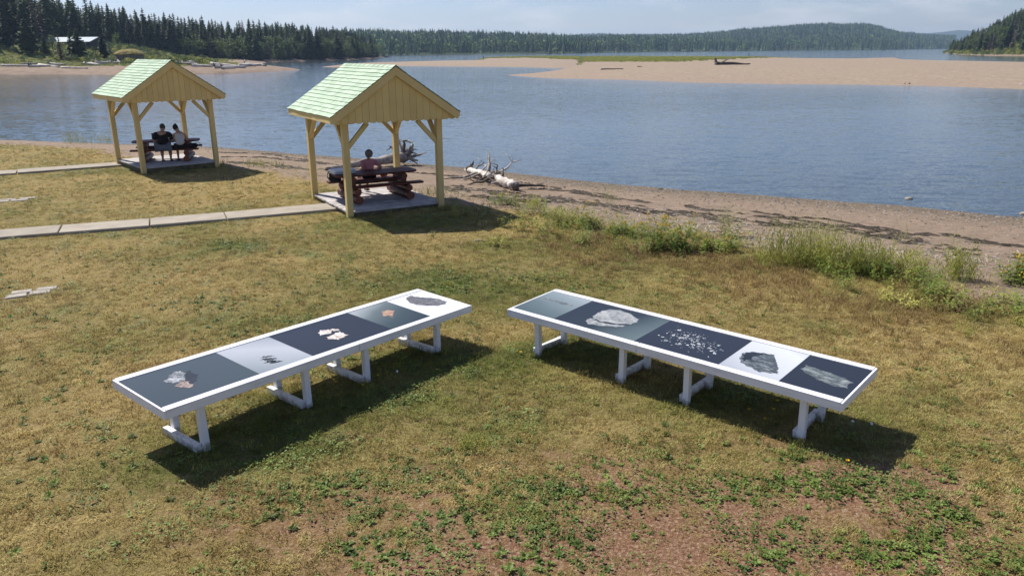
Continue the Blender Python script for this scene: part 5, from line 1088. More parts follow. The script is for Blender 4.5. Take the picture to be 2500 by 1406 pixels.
# ================================================================== SHORE WEEDS, one plant clump at a time
def ribbon(m_, a, b_, w0, w1, mi=0, sag=0.):
    a = Vector(a); b_ = Vector(b_); c = (a+b_)/2+Vector((0, 0, sag)); s_ = Vector((random.uniform(-1, 1), random.uniform(-1, 1), 0)).normalized()
    wm = (w0+w1)/2
    m_.add([a-s_*w0/2, a+s_*w0/2, c+s_*wm/2, c-s_*wm/2, b_+s_*w1/2, b_-s_*w1/2], [(0, 1, 2, 3), (3, 2, 4, 5)], mi)
def weed(name, label, px, py, h, rx, ry, n, kind):
    c = hit(px, py, gzf); r = empty(name, c); tag(r, label, 'weed' if 'weed' in name else 'plant')
    st = MB(); lv = MB(); fl = MB()
    for _ in range(n):
        u = random.gauss(0, .45)*rx; v = random.gauss(0, .45)*ry; hh = h*random.uniform(.45, 1.1)*(1-.35*min(1, math.hypot(u/rx, v/ry)))
        z0 = float(gzf(c.x+u, c.y+v))-c.z; ln = Vector((random.gauss(0, .27), random.gauss(0, .27), 1)); a = Vector((u, v, z0)); e = a+ln*hh
        ribbon(st, a, e, .0045, .002)
        if kind == 'leafy':
            for k in range(15):
                q_ = a.lerp(e, .12+.86*k/14); l = random.uniform(.06, .125)*(1.15-.5*k/14); leaf(lv, q_, l, random.uniform(0, 6.283), random.uniform(-.2, .7), l*.30)
        elif kind == 'olive':
            for k in range(20):
                q_ = a.lerp(e, .06+.94*k/19)+Vector((random.gauss(0, .03), random.gauss(0, .03), 0)); l = random.uniform(.05, .12); blade(lv, q_, l, random.uniform(0, 6.283), random.uniform(.2, .9), .010)
        elif kind == 'wispy':
            for k in range(9):
                q_ = a.lerp(e, .40+.6*k/9); d = Vector((random.gauss(0, .10), random.gauss(0, .10), random.uniform(.02, .13)))*h*.8; ribbon(st, q_, q_+d, .004, .002)
                for j in range(3): leaf(lv, q_+d*random.uniform(.4, 1), .026, random.uniform(0, 6.28), random.uniform(-.4, .5), .016)
        else:
            for k in range(8): q_ = a.lerp(e, .05+.8*k/8); blade(lv, q_, random.uniform(.10, .22)*h*1.6, random.uniform(0, 6.283), random.uniform(.15, .8), .007)
        if kind == 'leafy' and random.random() < .35:
            for j in range(5): q_ = e+Vector((random.gauss(0, .02), random.gauss(0, .02), random.uniform(-.03, .05))); fl.ball(q_, .014, 5, 3)
    mats = dict(leafy='weed', olive='weed_olive', wispy='weed_pale', grass='weed_olive')[kind]
    st.build('stems', M[mats if kind != 'leafy' else 'weed_olive'], r); lv.build('leaves', M[mats], r)
    if fl.f: fl.build('flower_heads', M['goldenrod'], r)['kind'] = 'stuff'
    return r
W_ = [('leafy_weed', 'big bright green leafy weed clump between the far display table and the driftwood', 1625, 612, .74, .72, .5, 110, 'leafy'),
      ('leafy_weed', 'green leafy weed with yellow flower tops left of the big bright clump', 1440, 556, .55, .35, .4, 30, 'leafy'),
      ('leafy_weed', 'loose green weed tuft just left of the yellow flowered weed', 1375, 545, .42, .4, .4, 26, 'olive'),
      ('leafy_weed', 'small green weed beside the tip of the shelter shadow', 1232, 500, .36, .4, .3, 26, 'leafy'),
      ('leafy_weed', 'low green weed between shelter shadow and fallen trunk', 1300, 508, .35, .4, .3, 20, 'olive'),
      ('leafy_weed', 'green weed standing between the yellow flowered weed and the big clump', 1520, 575, .42, .5, .35, 38, 'leafy'),
      ('wispy_weed', 'tall thin pale weed stalks rising against the beach above the yellow flowered weed', 1495, 512, .85, .30, .3, 22, 'wispy'),
      ('wispy_weed', 'tall thin weed stalks on the beach edge right of the big green clump', 1772, 575, .85, .30, .3, 22, 'wispy'),
      ('leafy_weed', 'low green weed below the tall stalks right of the big clump', 1755, 612, .38, .5, .35, 34, 'leafy'),
      ('olive_weed', 'broad olive green weed bush, left half of the widest thicket', 1920, 645, .88, .60, .42, 110, 'olive'),
      ('olive_weed', 'olive weed bush in the middle of the widest thicket', 2015, 655, .86, .55, .42, 110, 'olive'),
      ('olive_weed', 'yellowish olive weed bush at the right of the widest thicket', 2110, 668, .76, .55, .40, 95, 'olive'),
      ('wispy_weed', 'tall feathery seed stalks standing out of the widest weed thicket', 1975, 605, .85, .42, .25, 40, 'wispy'),
      ('olive_weed', 'lower olive weed right of the widest thicket', 2205, 672, .62, .5, .35, 64, 'olive'),
      ('leafy_weed', 'separate green weed bush second from the right picture edge', 2335, 680, .64, .36, .3, 60, 'olive'),
      ('wispy_weed', 'single tall slender stalk above the second bush from the right edge', 2333, 620, .85, .10, .1, 7, 'wispy'),
      ('wispy_weed', 'faint thin stalks on the sand left of the single tall stalk', 2205, 612, .7, .2, .2, 9, 'wispy'),
      ('leafy_weed', 'green weed bush cut by the right picture edge', 2490, 692, .62, .36, .3, 65, 'leafy'),
      ('grass_clump', 'green grass clump between the two picnic shelters', 640, 408, .42, .8, .45, 70, 'grass'),
      ('grass_clump', 'thin tall grass beside the water left of the farther shelter', 178, 352, .75, .9, .4, 42, 'grass'),
      ('grass_clump', 'thin tall grass directly behind the left post of the farther shelter', 255, 352, .75, .7, .4, 34, 'grass'),
      ('grass_clump', 'dry yellow grass tussock in the lawn between the display tables', 1160, 1092, .17, .16, .12, 34, 'grass'),
      ('grass_clump', 'pale grass tuft at the right rear corner of the farther shelter deck', 545, 404, .3, .35, .2, 26, 'grass'),
      ('grass_clump', 'green weeds and grass behind the nearer shelter deck', 1060, 478, .34, .8, .4, 50, 'grass'),
      ('wispy_weed', 'sparse stalks on the bank left of the nearer shelter', 755, 428, .5, .5, .4, 24, 'wispy')]
for a in W_: weed(*a)
# dandelions
def dandelion(px, py, h, fluffy, label):
    c = hit(px, py, gzf); r = empty('dandelion', c); tag(r, label, 'flower')
    top = Vector((random.uniform(-.02, .02), random.uniform(-.02, .02), h)); m_ = MB(); m_.tube([(0, 0, 0), top*.5+Vector((.005, 0, 0)), top], [.003, .0025, .002], 5); m_.build('stem', M['weed'], r)
    m_ = MB()
    if fluffy: m_.ball(top, .015, 9, 6, jit=.2); m_.build('seed_head', M['fluff'], r)
    else:
        for k in range(16):
            a = k*.3927; d = Vector((math.cos(a), math.sin(a), .25 if k % 2 else .6)); s_ = Vector((-d.y, d.x, 0))*.006; m_.add([top, top+d*.013+s_, top+d*.022, top+d*.013-s_], [(0, 1, 2, 3), (3, 2, 1, 0)])
        m_.build('petals', M['flower'], r)
for (px, py, h, f_, lab) in [(820, 950, .08, 0, 'yellow dandelion in the left table shadow, leftmost of its cluster'), (884, 952, .07, 0, 'yellow dandelion in the left table shadow by the third leg'), (894, 946, .08, 0, 'yellow dandelion touching the third leg of the left table'), (921, 934, .09, 0, 'small yellow dandelion right of the third leg of the left table'), (974, 925, .10, 1, 'dandelion seed head in the left table shadow'), (602, 968, .06, 0, 'yellow flower behind the left table between its first legs'),
    (1823, 1010, .06, 0, 'yellow dandelion in the shadow mid way under the right table'), (1869, 1040, .09, 0, 'bright yellow dandelion in front of the right table shadow edge'), (1890, 1015, .08, 0, 'yellow dandelion deep in the right table shadow'), (1957, 1086, .06, 0, 'bright yellow dandelion at the foot of the near leg of the right table'), (2066, 1140, .06, 0, 'bright yellow dandelion on the green weed patch right of the right table'), (2076, 1064, .16, 1, 'dandelion seed head on a tall stalk right of the near leg of the right table'), (2128, 1074, .18, 1, 'large dandelion seed head farthest right in the right table shadow'), (1893, 990, .06, 0, 'small yellow dandelion under the far side of the right table'), (1272, 867, .05, 0, 'tiny yellow flower on the lawn left of the right table')]:
    dandelion(px, py, h, f_, lab)

# ================================================================== FAR SHORE TREES
def spruce_mesh(H_, R_, seed, m0, levels=17, sparse=0., twig=True):
    rs = random.Random(seed); cr = MB()
    for i in range(levels):
        u = i/(levels-1); z = H_*(.035+.935*u**.95); rad = R_*(1-u)**.66*(.55+.45*min(1, u*6+.3))*rs.uniform(.75, 1.15)+.26
        nb = int(round(11-5*u))
        for k in range(nb):
            if rs.random() < sparse: continue
            a = 6.283*k/nb+rs.uniform(-.35, .35); L_ = rad*rs.uniform(.65, 1.18); dr_ = -.18-.28*(1-u)+rs.uniform(-.12, .12)
            d = Vector((math.cos(a), math.sin(a), 0)); s_ = Vector((-d.y, d.x, 0)); p = Vector((0, 0, z+rs.uniform(-.2, .2))); w_ = L_*.42+.10
            m1 = p+d*L_*.5+Vector((0, 0, L_*dr_*.35)); t_ = p+d*L_+Vector((0, 0, L_*dr_*.75+.1*L_))
            cr.add([p+Vector((0, 0, .25)), m1+s_*w_+Vector((0, 0, -.22*L_)), t_, m1-s_*w_+Vector((0, 0, -.22*L_)), m1+Vector((0, 0, .05))], [(0, 1, 4), (0, 4, 3), (1, 2, 4), (4, 2, 3)])
            if twig:
                for sg in (-1, 1): cr.add([m1, m1+d*L_*.28+s_*sg*w_*1.3+Vector((0, 0, -.30*L_)), m1+d*L_*.42+Vector((0, 0, -.05*L_))], [(0, 1, 2)])
    cr.add([(-.10, 0, H_*.93), (.10, 0, H_*.93), (0, .02, H_*1.01)], [(0, 1, 2)]); cr.add([(0, -.10, H_*.93), (0, .10, H_*.93), (0, 0, H_*1.01)], [(0, 1, 2)])
    return cr.mesh('crown', m0)
def trunk_mesh(H_, r0, top=.9):
    m_ = MB(); m_.tube([(0, 0, -.4), (.05, 0, H_*.3), (0, .04, H_*.65), (0, 0, H_*top)], [r0, r0*.8, r0*.5, r0*.12], 6); return m_.mesh('trunk', M['bark'], True)
def broad_mesh(H_, R_, seed, m0, n=340, low=.12, leafs=.36):
    rs = random.Random(seed); cr = MB(); lobes = []
    for _ in range(13):
        a = rs.uniform(0, 6.28); u = rs.random(); q_ = R_*.62*math.sqrt(rs.random())*(1-.45*abs(u-.4)); lobes.append((q_*math.cos(a), q_*math.sin(a), H_*(low+.12+(.80-low)*u), R_*rs.uniform(.30, .52)))
    for _ in range(n):
        x, y, z, r_ = rs.choice(lobes); d = Vector((rs.gauss(0, 1), rs.gauss(0, 1), rs.gauss(0, 1))).normalized(); p = Vector((x, y, z))+d*r_*rs.uniform(.6, 1.05)
        q_ = leafs*rs.uniform(.6, 1.3); t1 = d.orthogonal().normalized(); t1.rotate(Matrix.Rotation(rs.uniform(0, 6.28), 3, d)); t2 = d.cross(t1); nn = d*rs.uniform(-.25, .25)*q_
        cr.add([p-t1*q_*.6, p+t2*q_*.45+nn, p+t1*q_*.6, p-t2*q_*.45-nn], [(0, 1, 2), (0, 2, 3)])
    return cr.mesh('crown', m0)
SPR = [spruce_mesh(13, r_, 100+k, M['spruce' if k % 3 else 'spruce_b'], 21+k % 3) for k, r_ in enumerate((2.4, 2.7, 2.2, 3.0, 2.5, 2.0, 2.7))]
DEAD = [spruce_mesh(13, 1.7, 200+k, M['dead'], 15, .25) for k in range(2)]
BRO = [broad_mesh(8, 2.7, 300+k, M[('bush', 'birch', 'broad_pale', 'birch')[k]]) for k in range(4)]
T_S = trunk_mesh(13, .2); T_B = trunk_mesh(8, .16, .7)
def tree(kind, p, h, label, group=None, wide=1., rz=None, k=None):
    ms, base, tr_, nm, cat = dict(spruce=(SPR, 13, T_S, 'spruce_tree', 'tree'), dead=(DEAD, 13, T_S, 'dead_spruce_tree', 'tree'), broad=(BRO, 8, T_B, 'broadleaf_tree', 'tree'))[kind]
    r = empty(nm, p, random.uniform(0, 6.28) if rz is None else rz); s_ = h/base; r.scale = (s_*wide, s_*wide, s_); tag(r, label, cat, group)
    link('crown', ms[random.randrange(len(ms)) if k is None else k % len(ms)], r); link('trunk', tr_, r); return r
# candidates over the wooded ground
def front_d(x, y=0.): return 3.0+np.interp(x, [-200, -128, -112, -103, -95, -60], [47, 45, 43, 34, 15, 13])*sstep(345, 285, y)+30*sstep(245, 215, y)*sstep(-106, -98, x)
rs = random.Random(77); cand = []
cell = {}
for _ in range(30000):
    x = rs.uniform(-215, -62); y = rs.uniform(170, 600)
    d = float(poly_sd(np.array([x]), np.array([y]), LPOLY)[0]); f_ = d-float(front_d(x, y))
    if f_ < 0 or f_ > 58: continue
    if x < -.73*y-6: continue
    sp = 2.5 if f_ < 14 else 3.2
    key = (int(x//5), int(y//5)); ok = True
    for i in (-1, 0, 1):
        for j in (-1, 0, 1):
            for (a, b_) in cell.get((key[0]+i, key[1]+j), ()):
                if (a-x)**2+(b_-y)**2 < sp*sp: ok = False
    if not ok: continue
    # keep the clearing of the long house and the hut
    pxx = x/y
    if -.64 < pxx < -.50 and f_ < 13 and y < 262: continue
    if -.53 < pxx < -.375 and f_ < 15 and y < 285: continue
    cell.setdefault(key, []).append((x, y)); cand.append((f_, x, y))
cand.sort()
LIM = 235; stuff_pts = []
g_l = 'trees of the packed forest on the far left shore'
for i, (f_, x, y) in enumerate(cand):
    z = float(left_z(x, y)); u = rs.random(); dpx = x/y
    near_water = float(front_d(x, y)) < 14
    kind = 'spruce'
    if (near_water or dpx > -.42) and f_ < 6 and u < .6: kind = 'broad'
    elif near_water and u < .40: kind = 'broad'
    elif u > .86: kind = 'dead'
    tip = float(np.interp(dpx, [-.64, -.45, -.36, -.28, -.2, -.165], [1.05, 1.0, .88, .95, 1.05, .90]))
    h = rs.uniform(8.5, 14.5)*tip*(1+.10*(f_ > 10)) if kind != 'broad' else rs.uniform(5, 10.5)*tip
    if kind == 'dead': h *= .92
    if i < LIM:
        px_ = 1250+dpx/.000507
        where = 'left of the long house' if px_ < 20 else 'above the long house' if px_ < 245 else 'above the left shelter roof' if px_ < 420 else 'right of the left shelter roof' if px_ < 580 else 'above the gap between the shelters' if px_ < 730 else 'out on the wooded point'
        row = 'front row' if f_ < 4.5 else 'second rank'
        size = 'tall' if h > (12.3 if kind != 'broad' else 8)*tip else 'short'
        lab = dict(spruce=f'{size} dark spruce, {row} of the left forest, {where}', dead=f'{size} grey dying spruce, {row} of the left forest, {where}', broad=f'{size} leafy green tree, {row} of the left forest, {where}')[kind]
        tree(kind, (x, y, z-.2), h, lab, lab.replace('tree', 'trees').replace('spruce', 'spruces'), rs.uniform(.8, 1.45))
    else: stuff_pts.append((kind, x, y, z, h))
def join_trees(name, pts):
    V = []; F = []; MI = []; mats = []; base = 0
    for kind, x, y, z, h in pts:
        me = dict(spruce=SPR, dead=DEAD, broad=BRO)[kind][rs.randrange(2)]; b0 = 8 if kind == 'broad' else 13
        if me.materials[0] not in mats: mats.append(me.materials[0])
        mi = mats.index(me.materials[0]); co = np.empty(len(me.vertices)*3, np.float32); me.vertices.foreach_get('co', co); co = co.reshape(-1, 3)*(h/b0); a = rs.uniform(0, 6.28); c, s_ = math.cos(a), math.sin(a)
        V.append(np.stack([co[:, 0]*c-co[:, 1]*s_+x, co[:, 0]*s_+co[:, 1]*c+y, co[:, 2]+z], -1))
        for p in me.polygons: F.append(tuple(base+i for i in p.vertices)); MI.append(mi)
        base += len(co)
    me = bpy.data.meshes.new(name); me.from_pydata(np.concatenate(V).tolist(), [], F)
    for m_ in mats: me.materials.append(m_)
    me.polygons.foreach_set('material_index', MI); return tag(link(name, me), kind='stuff')
if stuff_pts: join_trees('forest', stuff_pts)
# trees that stand apart in front of the wood
def base_pt(px, py): return hit(px, py, left_z)
for (kind, px, py, ytop, wd, lab, k) in [('spruce', 72, 131, 40, 1.35, 'broad dark spruce standing forward at the far left, its skirt on the grassy bank', 3), ('spruce', 112, 133, 84, 1.5, 'small dark spruce alone in front of the long low house', 0), ('spruce', 196, 146, 66, 1.30, 'large spruce standing forward on the grass before the long house', 3), ('spruce', 178, 144, 74, 1.1, 'slimmer spruce leaning against the large forward spruce', 4), ('spruce', 253, 142, 84, 1.2, 'dark spruce at the right end of the long house', 1), ('dead', 150, 145, 84, 1.6, 'grey bare tree left of the large forward spruce', 1), ('broad', 130, 127, 84, 1.2, 'light green leafy tree in front of the house roof', 0), ('dead', 236, 146, 122, 2.2, 'small grey bare shrub between the large spruce and the sod hut', 0), ('dead', 270, 136, 92, .9, 'thin grey dead spruce behind the sod hut', 1), ('broad', 292, 132, 74, .8, 'narrow light green tree among the dark spruces behind the sod hut', 2), ('broad', 170, 151, 135, 2.6, 'low bright bush below the large forward spruce', 0), ('spruce', 20, 118, 28, 1.0, 'tall spruce at the far left picture edge', 2), ('broad', 100, 130, 108, 1.6, 'small light green bush beside the small spruce at left', 0)]:
    p = base_pt(px, py); top = at_range(px, ytop, p.y); tree(kind, (p.x, p.y, p.z-.15), top.z-p.z, lab, None, wd, None, k)
# low scrub and rough grass on the bank
def scrub_mesh(seed, m0): return broad_mesh(1.5, 1.5, seed, m0, 110, .0, .26)
c_scr = src_coll('bank_scrub', [scrub_mesh(400+k, M[('bush', 'birch', 'weed_olive', 'bush')[k]]) for k in range(4)])
A4 = dict(dens=(sstep(17, 24, LD)*(sstep(.42, .58, fbm(LX*.08, LY*.08, 211))*.8+.2)).ravel())
fm = LD.ravel()[F4[:0]] if False else None
ii = np.arange(LX.size).reshape(LX.shape); q = ii[:-1, :-1]; n_ = LX.shape[1]; FL = np.stack([q, q+1, q+1+n_, q+n_], -1).reshape(-1, 4)
cxl = LX.ravel()[FL].mean(1); cyl = LY.ravel()[FL].mean(1); dl_ = LD.ravel()[FL].mean(1); FLs = FL[(dl_ > 15) & (cxl > -.74*cyl-5) & (cyl < 300) & (dl_ < front_d(cxl, cyl)+10)]
LV = np.stack([LX.ravel(), LY.ravel(), LZ.ravel()], -1)
scatter('bank_scrub', np_mesh('bank_scrub', LV, FLs, None, A4), c_scr, .28, .35, 1.0, 31, .1, keep=())
FLg = FL[(dl_ > 9) & (cxl > -.74*cyl-5) & (cyl < 330) & (dl_ < front_d(cxl, cyl)+4)]
bt = []
for k in range(3):
    m_ = MB()
    for _ in range(40): a = random.uniform(0, 6.28); r_ = .5*math.sqrt(random.random()); blade(m_, (r_*math.cos(a), r_*math.sin(a), -.05), random.uniform(.25, .6), random.uniform(0, 6.28), random.uniform(.1, .6), .05)
    bt.append(m_.mesh('bank_grass_tuft', M[('weed_olive', 'weed', 'weed_pale')[k]]))
scatter('bank_grass', np_mesh('bank_grass', LV, FLg, None, dict(dens=(sstep(10, 18, LD)*(.35+.65*fbm(LX*.15, LY*.15, 213))).ravel())), src_coll('bank_grass', bt), .9, .5, 1.1, 33, .1, keep=())
# round sod roofed hut
c = base_pt(318, 150); r = empty('sod_hut', c); tag(r, 'low round hut with mossy domed sod roof on the far left beach', 'hut')
M['hut'] = simple('hut_poles', [(.3, (.13, .105, .085)), (.7, (.25, .205, .165))], 3, .95, vs=(6, 6, .6)); M['sod'] = simple('mossy_sod', [(.3, (.12, .11, .035)), (.55, (.24, .185, .055)), (.8, (.34, .255, .09))], 1.6, 1, bs=.8, bd=.15)
m_ = MB(); n = 26
for k in range(n): a = 6.283*k/n; m_.tube([(3.3*math.cos(a), 3.3*math.sin(a), -.3), (3.2*math.cos(a), 3.2*math.sin(a), 1.75)], .36, 6)
m_.build('pole_wall', M['hut'], r)
m_ = MB(); rings = [(3.75, 1.62), (3.7, 1.9), (3.0, 2.45), (2.0, 2.85), (.9, 3.05)]; vs = []; n = 22
for rr, z in rings:
    for k in range(n): q_ = 1+random.uniform(-.05, .05); vs.append((rr*q_*math.cos(6.283*k/n), rr*q_*math.sin(6.283*k/n), z+random.uniform(-.08, .08)))
fs = [(i*n+k, i*n+(k+1) % n, (i+1)*n+(k+1) % n, (i+1)*n+k) for i in range(4) for k in range(n)]+[tuple(4*n+k for k in range(n)), tuple(reversed(range(n)))]
m_.add(vs, fs); m_.build('sod_roof', M['sod'], r)
# long low house behind the front spruces
c = base_pt(128, 112); yy = c.y+8
r = empty('long_house', (0, 0, 0)); a = at_range(22, 92, yy+4); b_ = at_range(241, 96, yy); d = (b_-a); d.z = 0; Lh = d.length; ang = math.atan2(d.y, d.x); zc = (a.z+b_.z)/2-1.0
gz_ = min(float(left_z(a.x, a.y)), float(left_z(b_.x, b_.y))); r.location = ((a.x+b_.x)/2, (a.y+b_.y)/2, gz_-.3); r.rotation_euler.z = ang; hw = max(2.3, zc-gz_+.3)
tag(r, 'long low dark house with pale blue metal roof behind the spruces at left', 'house')
M['dark_wall'] = simple('dark_house_wall', [(.3, (.045, .038, .034)), (.7, (.075, .062, .055))], .8, .9); M['metal_roof'] = simple('blue_metal_roof', [(.3, (.12, .18, .25)), (.7, (.17, .24, .31))], .6, .4); M['pane'] = simple('dark_pane', [(.3, (.02, .025, .03)), (.7, (.05, .06, .07))], .5, .15, spec=.6)
m_ = MB(); m_.box((0, 0, hw/2), (Lh-.8, 7, hw)); m_.build('wall', M['dark_wall'], r)
m_ = MB()
for s_ in (-1, 1):
    P = [(-Lh/2, s_*4.2, hw-.08), (Lh/2, s_*4.2, hw-.08), (Lh/2, 0, hw+1.25), (-Lh/2, 0, hw+1.25)]; m_.add(P+[(p[0], p[1], p[2]-.18) for p in P], [(0, 1, 2, 3) if s_ < 0 else (3, 2, 1, 0), (7, 6, 5, 4) if s_ < 0 else (4, 5, 6, 7), (0, 4, 5, 1), (0, 3, 7, 4), (1, 5, 6, 2)])
m_.build('roof', M['metal_roof'], r)
for s_ in (-1, 1):
    m_ = MB(); m_.add([(s_*(Lh/2-.42), -3.5, hw), (s_*(Lh/2-.42), 3.5, hw), (s_*(Lh/2-.42), 0, hw+1.05)], [(0, 1, 2) if s_ > 0 else (2, 1, 0)]); m_.build('gable_end', M['dark_wall'], r)
for k in range(6):
    x = -Lh/2+2.5+k*(Lh-5)/5; m_ = MB(); m_.box((x, -3.52, hw*.55), (1.5, .08, 1.1)); f_ = m_.build('window', M['metal_roof'], r); m_ = MB(); m_.box((x, -3.565, hw*.55), (1.3, .03, .92)); m_.build('pane', M['pane'], f_)
# dark stump debris at the tip of the wooded point
for (px, py, lab) in [(930, 139.5, 'dark root stump at the very tip of the wooded point'), (946, 140.5, 'low dark snag in the water off the wooded point')]:
    p = at(px, py, WZ+.1); m_ = MB()
    for k in range(7): limb(m_, (0, 0, .2), (random.uniform(-3.5, 3.5), random.uniform(-1, 1), random.uniform(.1, 1.8)), .45, .12, 6, 4, .06)
    o = m_.build('snag', M['drift_d']); o.location = p; tag(o, lab, 'driftwood')
# ---- right headland wood
rs = random.Random(91); cand = []; cell = {}
for _ in range(7000):
    x = rs.uniform(255, 470); y = rs.uniform(400, 740)
    if x > .80*y+6: continue
    d = float(poly_sd(np.array([x]), np.array([y]), HPOLY)[0]); pxx = x/y
    fr = float(np.interp(pxx, [.53, .58, .64, .72], [3, 6, 13, 20]))
    if d < fr or d > 150: continue
    sp = 5.2; key = (int(x//6), int(y//6))
    if any((a-x)**2+(b_-y)**2 < sp*sp for i in (-1, 0, 1) for j in (-1, 0, 1) for (a, b_) in cell.get((key[0]+i, key[1]+j), ())): continue
    cell.setdefault(key, []).append((x, y)); cand.append((d-fr, x, y))
cand.sort(); st2 = []
for i, (f_, x, y) in enumerate(cand):
    z = float(head_z(x, y)); u = rs.random(); kind = 'spruce' if u < .40 else 'broad' if u < .88 else 'dead'
    h = rs.uniform(8.5, 14) if kind != 'broad' else rs.uniform(7, 11)
    if x/y < .565: h *= .85
    if i < 62:
        where = 'at its low tip' if x/y < .57 else 'mid slope' if x/y < .62 else 'near the picture edge'
        size = 'tall' if h > 10.5 else 'short'; lab = dict(spruce=f'{size} dark spruce on the right wooded headland, {where}', dead=f'{size} grey dying spruce on the right wooded headland, {where}', broad=f'{size} leafy tree on the right wooded headland, {where}')[kind]
        tree(kind, (x, y, z-.2), h, lab, lab.replace('tree', 'trees').replace('spruce', 'spruces'), rs.uniform(.95, 1.35))
    else: st2.append((kind, x, y, z, h*1.02))
if st2: join_trees('headland_wood', st2)
ii = np.arange(HX.size).reshape(HX.shape); q = ii[:-1, :-1]; n_ = HX.shape[1]; FH = np.stack([q, q+1, q+1+n_, q+n_], -1).reshape(-1, 4)
dh = HD.ravel()[FH].mean(1); FH = FH[(dh > 2) & (dh < 34)]
scatter('headland_scrub', np_mesh('headland_scrub', np.stack([HX.ravel(), HY.ravel(), HZ.ravel()], -1), FH, None, dict(dens=np.ones(HX.size))), c_scr, .16, .6, 1.3, 37, .1, keep=())
# ---- grass on the back of the sandbar
gv = np.concatenate([V1.reshape(-1, 3), V2.reshape(-1, 3)]); 
def bar_grass(name, V, seed, env_a):
    n0, rws = V.shape[:2]; ii = np.arange(n0*rws).reshape(n0, rws); q = ii[:-1, :-1]; F = np.stack([q, q+rws, q+rws+1, q+1], -1).reshape(-1, 4)
    xx, yy_ = V[..., 0], V[..., 1]; u = np.arange(rws)[None, :]/(rws-1)*np.ones((n0, 1)); b = xx/yy_
    env = sstep(*env_a, b)*sstep(.36, .24, b); lo = .82-.40*np.sin(np.clip((b+.04)/.38, 0, 1)*math.pi)
    return link, F, (env*sstep(lo, lo+.07, u)*sstep(1.0, .97, u)).ravel()
bg_t = []
for k in range(3):
    m_ = MB()
    for _ in range(36): a = random.uniform(0, 6.28); r_ = .9*math.sqrt(random.random()); blade(m_, (r_*math.cos(a), r_*math.sin(a), -.05), random.uniform(.3, .75), random.uniform(0, 6.28), random.uniform(.1, .6), .10)
    bg_t.append(m_.mesh('bar_grass_tuft', M[('weed_olive', 'weed_olive', 'weed')[k]]))
c_bg = src_coll('bar_grass', bg_t)
for V, sd_, ea in ((V1, 41, (.086, .089)), (V2, 43, (-.045, -.02))):
    _, F, dn = bar_grass('bar_grass', V, sd_, ea); scatter('bar_grass', np_mesh('bar_grass', V.reshape(-1, 3), F, None, dict(dens=dn)), c_bg, .35, .6, 1.2, sd_, .1, keep=())
# ---- woods on the far hills
def low_spruce(seed, m0, H_=12):
    r0 = random.Random(seed); m_ = MB(); R1 = r0.uniform(1.9, 2.7)
    for i in range(5):
        u = i/5; z = H_*(.05+.85*u); rr = R1*(1-u)**.8; n = 6; ring = [(rr*r0.uniform(.6, 1.2)*math.cos(6.283*k/n), rr*r0.uniform(.6, 1.2)*math.sin(6.283*k/n), z+r0.uniform(-.6, .3)) for k in range(n)]; m_.add(ring+[(0, 0, min(H_, z+H_*.34))], [(k, (k+1) % n, n) for k in range(n)])
    return m_.mesh('far_spruce', m0)
fcoll = src_coll('far_trees', [low_spruce(1, M['far_tree']), low_spruce(2, M['far_tree']), low_spruce(3, M['far_tree']), broad_mesh(10, 3.6, 510, M['far_leaf'], 90, .02, 1.5), broad_mesh(9, 3.2, 511, M['far_leaf'], 90, .02, 1.5)])
for me, dn, s0, s1, sd_, nm in ((hm1, .018, .7, 1.5, 51, 'far_forest'), (hm2, .011, .8, 1.6, 53, 'far_forest'), (hm3, .008, .9, 1.4, 55, 'far_forest')):
    m2 = me.copy(); m2.materials.clear(); A = m2.attributes.new('dens', 'FLOAT', 'POINT'); co = np.empty(len(m2.vertices)*3, np.float32); m2.vertices.foreach_get('co', co); co = co.reshape(-1, 3)
    A.data.foreach_set('value', (sstep(WZ+.6, WZ+2.2, co[:, 2])*(.75+.5*fbm(co[:, 0]*.01, co[:, 1]*.01, 221))).astype(np.float32)); scatter(nm, m2, fcoll, dn, s0, s1, sd_, .05, keep=())
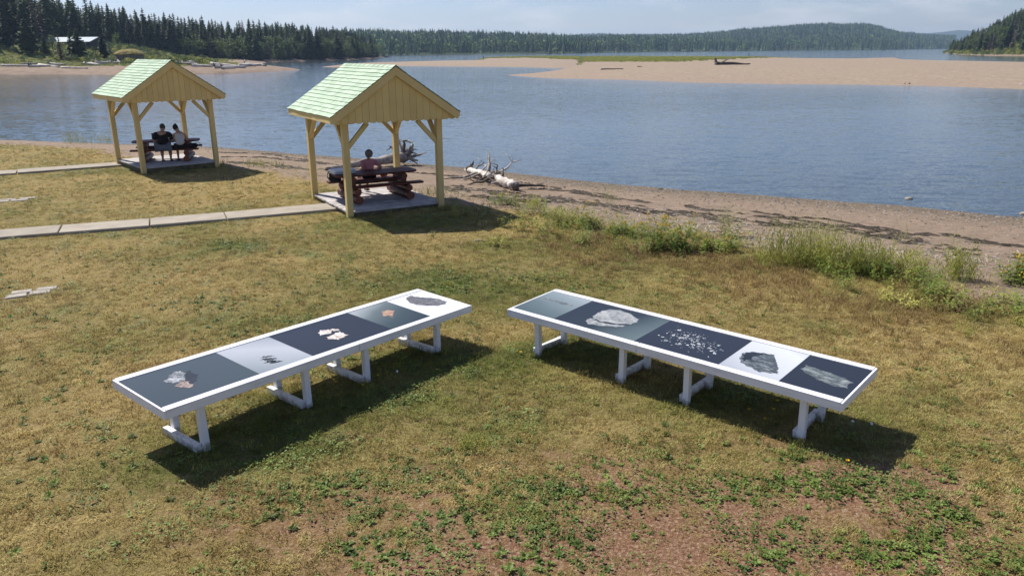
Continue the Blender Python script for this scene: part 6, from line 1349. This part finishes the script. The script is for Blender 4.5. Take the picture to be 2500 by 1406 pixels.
# ---- masts on the ridge, cabin on the far shore
M['steel'] = simple('mast_steel', [(.3, (.25, .24, .24)), (.7, (.34, .33, .33))], 1, .5)
for (px, y0, y1, rg, lab) in [(1319, 94, 73, 2900, 'lattice radio mast on the ridge, leftmost and tallest of three'), (1548, 90, 77, 3000, 'thin radio mast in the middle of the far ridge'), (1787, 82, 72, 3100, 'short radio mast on the ridge rising to the right')]:
    a = at_range(px, y0, rg); b_ = at_range(px, y1, rg); r = empty('radio_mast', (a.x, a.y, a.z-12)); tag(r, lab, 'mast', 'radio masts on the far ridge'); h = b_.z-a.z+12
    m_ = MB()
    for k in range(3): q_ = k*2.094; m_.tube([(1.1*math.cos(q_), 1.1*math.sin(q_), 0), (.25*math.cos(q_), .25*math.sin(q_), h)], .14, 4)
    for k in range(14):
        u = k/14; rr = 1.1-.85*u
        for j in range(3): m_.beam((rr*math.cos(j*2.094), rr*math.sin(j*2.094), h*u), ((rr-.06)*math.cos((j+1)*2.094), (rr-.06)*math.sin((j+1)*2.094), h*(u+1/14)), .1, .1)
    m_.build('lattice', M['steel'], r); m_ = MB(); m_.box((0, 0, h*.9), (1.6, .5, 2.0)); m_.build('antenna', M['steel'], r)
p = at_range(2112, 118, 1730); r = empty('shore_cabin', (p.x, p.y, 1.0)); tag(r, 'grey cabin among the trees on the far shore left of the headland', 'cabin'); r.rotation_euler.z = -.4
M['cabin'] = simple('cabin_wall', [(.3, (.30, .30, .31)), (.7, (.38, .38, .39))], .5, .8)
m_ = MB(); m_.box((0, 0, 2.5), (14, 9, 5)); m_.build('wall', M['cabin'], r)
m_ = MB(); m_.add([(-7.6, -5, 4.9), (7.6, -5, 4.9), (7.6, 5, 4.9), (-7.6, 5, 4.9), (-7.6, 0, 8.4), (7.6, 0, 8.4)], [(0, 1, 5, 4), (2, 3, 4, 5), (0, 4, 3), (1, 2, 5), (3, 2, 1, 0)]); m_.build('roof', M['metal_roof'], r)
for k in range(3): m_ = MB(); m_.box((-4.4+k*4.4, -4.55, 2.6), (1.6, .1, 1.6)); m_.build('window', M['pane'], r)
# ================================================================== HAZE
HZT = max(v[2] for me in (hm1, hm2, hm3, hm4) for v in [max((v.co for v in me.vertices), key=lambda c: c.z)])+20
m = bpy.data.materials.new('haze'); m.use_nodes = True; t = m.node_tree; t.nodes.clear(); o_ = t.nodes.new('ShaderNodeOutputMaterial'); pv = t.nodes.new('ShaderNodeVolumePrincipled')
pv.inputs['Color'].default_value = (.54, .74, 1, 1); pv.inputs['Density'].default_value = HAZE; pv.inputs['Anisotropy'].default_value = .3; t.links.new(pv.outputs[0], o_.inputs['Volume'])
m_ = MB(); m_.box((0, 6700, HZT/2-1.6), (18600, 15000, HZT+3.2)); ho = m_.build('haze', m); tag(ho, kind='stuff')
